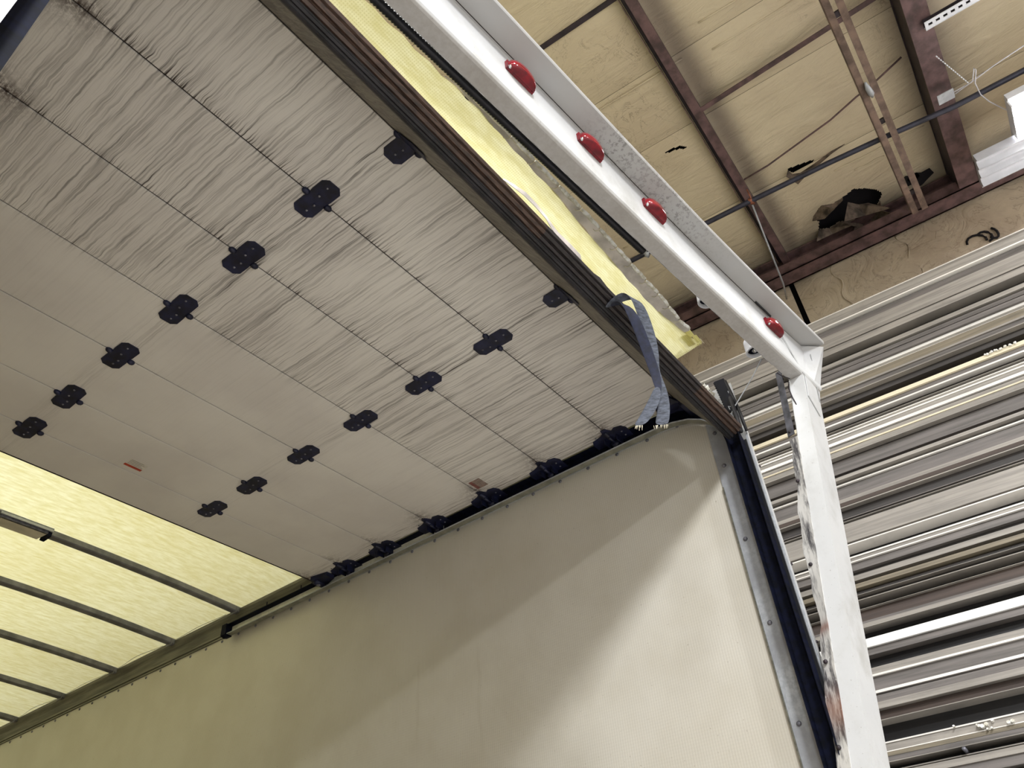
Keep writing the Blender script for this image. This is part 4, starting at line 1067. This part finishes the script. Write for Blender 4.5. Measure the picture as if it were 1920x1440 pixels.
tp.tube([(2.42, 3.02, DZ-.022), (2.485, 3.02, DZ-.022)], .018, 10)
tr_ = obj('top_roller', tp, M_steel_dark, door); mb = MB(); mb.dome((2.44, 3.01, DZ-.0415), (0, 0, -1), .012, .006, 10, 2); obj('roller_bolt', mb, M_bolt, tr_)
bt = MB(); bt.prism([(2.36, SE[0]+.01, DZ-.004), (2.40, SE[0]+.085, DZ-.004), (2.46, SE[0]+.10, DZ-.004), (2.47, SE[0]+.02, DZ-.004), (2.47, SE[0]-.04, DZ-.03), (2.40, SE[0]-.02, DZ-.02)], (0, 0, -.012)); bt.tube([(2.40, .86, 1.91), (2.49, .86, 1.91)], .018, 10)
obj('bottom_roller', bt, M_steel_dark, door)
pass
# stickers
def sticker(x, y, rot, wx, wy, faded):
    t = MB(); r = radians(rot); P = lambda a, b, z=.0004: (x+a*cos(r)-b*sin(r), y+a*sin(r)+b*cos(r), DZ-z)
    t.prism([P(-wx, -wy), P(wx, -wy), P(wx, wy), P(-wx, wy)], (0, 0, .0004))
    nm = 'warning_sticker'
    lab = 'faded reddish sticker by the roller' if faded else 'white sticker with a red band'
    o = obj(nm, t, simple('faded_sticker', (132, 112, 104), .4, 0, .15, 60) if faded else simple('white_sticker', (206, 202, 194), .35, 0, .03, 60), door, label=lab)
    m = MB(); m.prism([P(-wx, wy*.45, .0008), P(wx*.92, wy*.45, .0008), P(wx*.92, wy*.95, .0008), P(-wx, wy*.95, .0008)], (0, 0, .0004))
    obj('red_band', m, simple('faded_red_band' if faded else 'red_band', (120, 74, 70) if faded else (168, 62, 44), .4, 0, .1, 60), o)
    m = MB()
    for k in range(4):
        b = wy*(.22-.32*k)
        m.prism([P(-wx*.85, b, .0008), P(wx*(.75-.2*(k % 2)), b, .0008), P(wx*(.75-.2*(k % 2)), b-wy*.1, .0008), P(-wx*.85, b-wy*.1, .0008)], (0, 0, .0003))
    obj('fine_print', m, simple('grey_print', (140, 134, 128), .5, 0, .05), o)
sticker(1.252, 2.778, 0, .040, .030, False)
sticker(2.335, 1.85, 0, .034, .03, True)
# pull strap hanging from the lip
def web(path, wds, mat, name, parent, wdir):
    mb = MB(); a, b = [], []
    for p, wd, d in zip(path, wds, wdir):
        p = Vector(p); d = Vector(d).normalized(); a.append(p-d*wd/2); b.append(p+d*wd/2)
    mb.loft([a, b], closed=False, caps=False); o = obj(name, mb, mat, parent); md = o.modifiers.new('t', 'SOLIDIFY'); md.thickness = .0022; md.offset = 0
    md = o.modifiers.new('s', 'SUBSURF'); md.levels = 1; md.render_levels = 2; return o
strap = thing('pull_strap', 'frayed blue-grey webbing strap hanging from the brown lip of the roll-up door', 'strap', (1.68, .68, 1.5))
HV = (.57, -.82, -.03)      # the flat of the webbing faces back out of the box
web([(1.560, .720, 1.70), (1.575, .655, 1.722), (1.605, .632, 1.715), (1.645, .638, 1.675), (1.690, .648, 1.60), (1.702, .655, 1.54), (1.700, .660, 1.50), (1.712, .660, 1.44), (1.712, .668, 1.38), (1.704, .680, 1.33), (1.700, .685, 1.312)],
    [.034, .038, .044, .044, .038, .022, .016, .026, .038, .042, .040], M_strap, 'webbing', strap,
    [(.5, .8, -.1), (.7, .2, -.3), (.8, -.3, .3), (.7, -.6, .35), (.7, -.7, .3), (.6, -.8, .1), (.6, -.3, 0)]+[HV]*4)
web([(1.555, .700, 1.69), (1.575, .660, 1.700), (1.605, .652, 1.65), (1.640, .656, 1.59), (1.672, .660, 1.53), (1.696, .664, 1.47), (1.698, .668, 1.42)],
    [.032, .034, .036, .036, .034, .030, .020], M_strap_dark, 'webbing', strap, [(.5, .8, 0), (.7, -.2, .2)]+[HV]*5)
web([(1.692, .667, 1.44), (1.682, .674, 1.40), (1.658, .688, 1.35), (1.628, .702, 1.30), (1.602, .712, 1.268)], [.018, .034, .040, .038, .032], M_strap, 'webbing', strap, [HV]*5)
mb = MB()
for k in range(18):
    t = random.random()-.5; c = Vector((1.700+.026*t, .685-.036*t, 1.313)); mb.tube([c, c+Vector((.004*random.random(), .002, -.010*random.random()-.003))], .0007, 4)
for k in range(12):
    t = random.random()-.5; c = Vector((1.602+.020*t, .712-.028*t, 1.270)); mb.tube([c, c+Vector((-.003*random.random(), .002, -.016*random.random()-.003))], .0007, 4)
obj('frayed_end', mb, M_fray, strap, kind='stuff', label='frayed cream threads at the strap end')
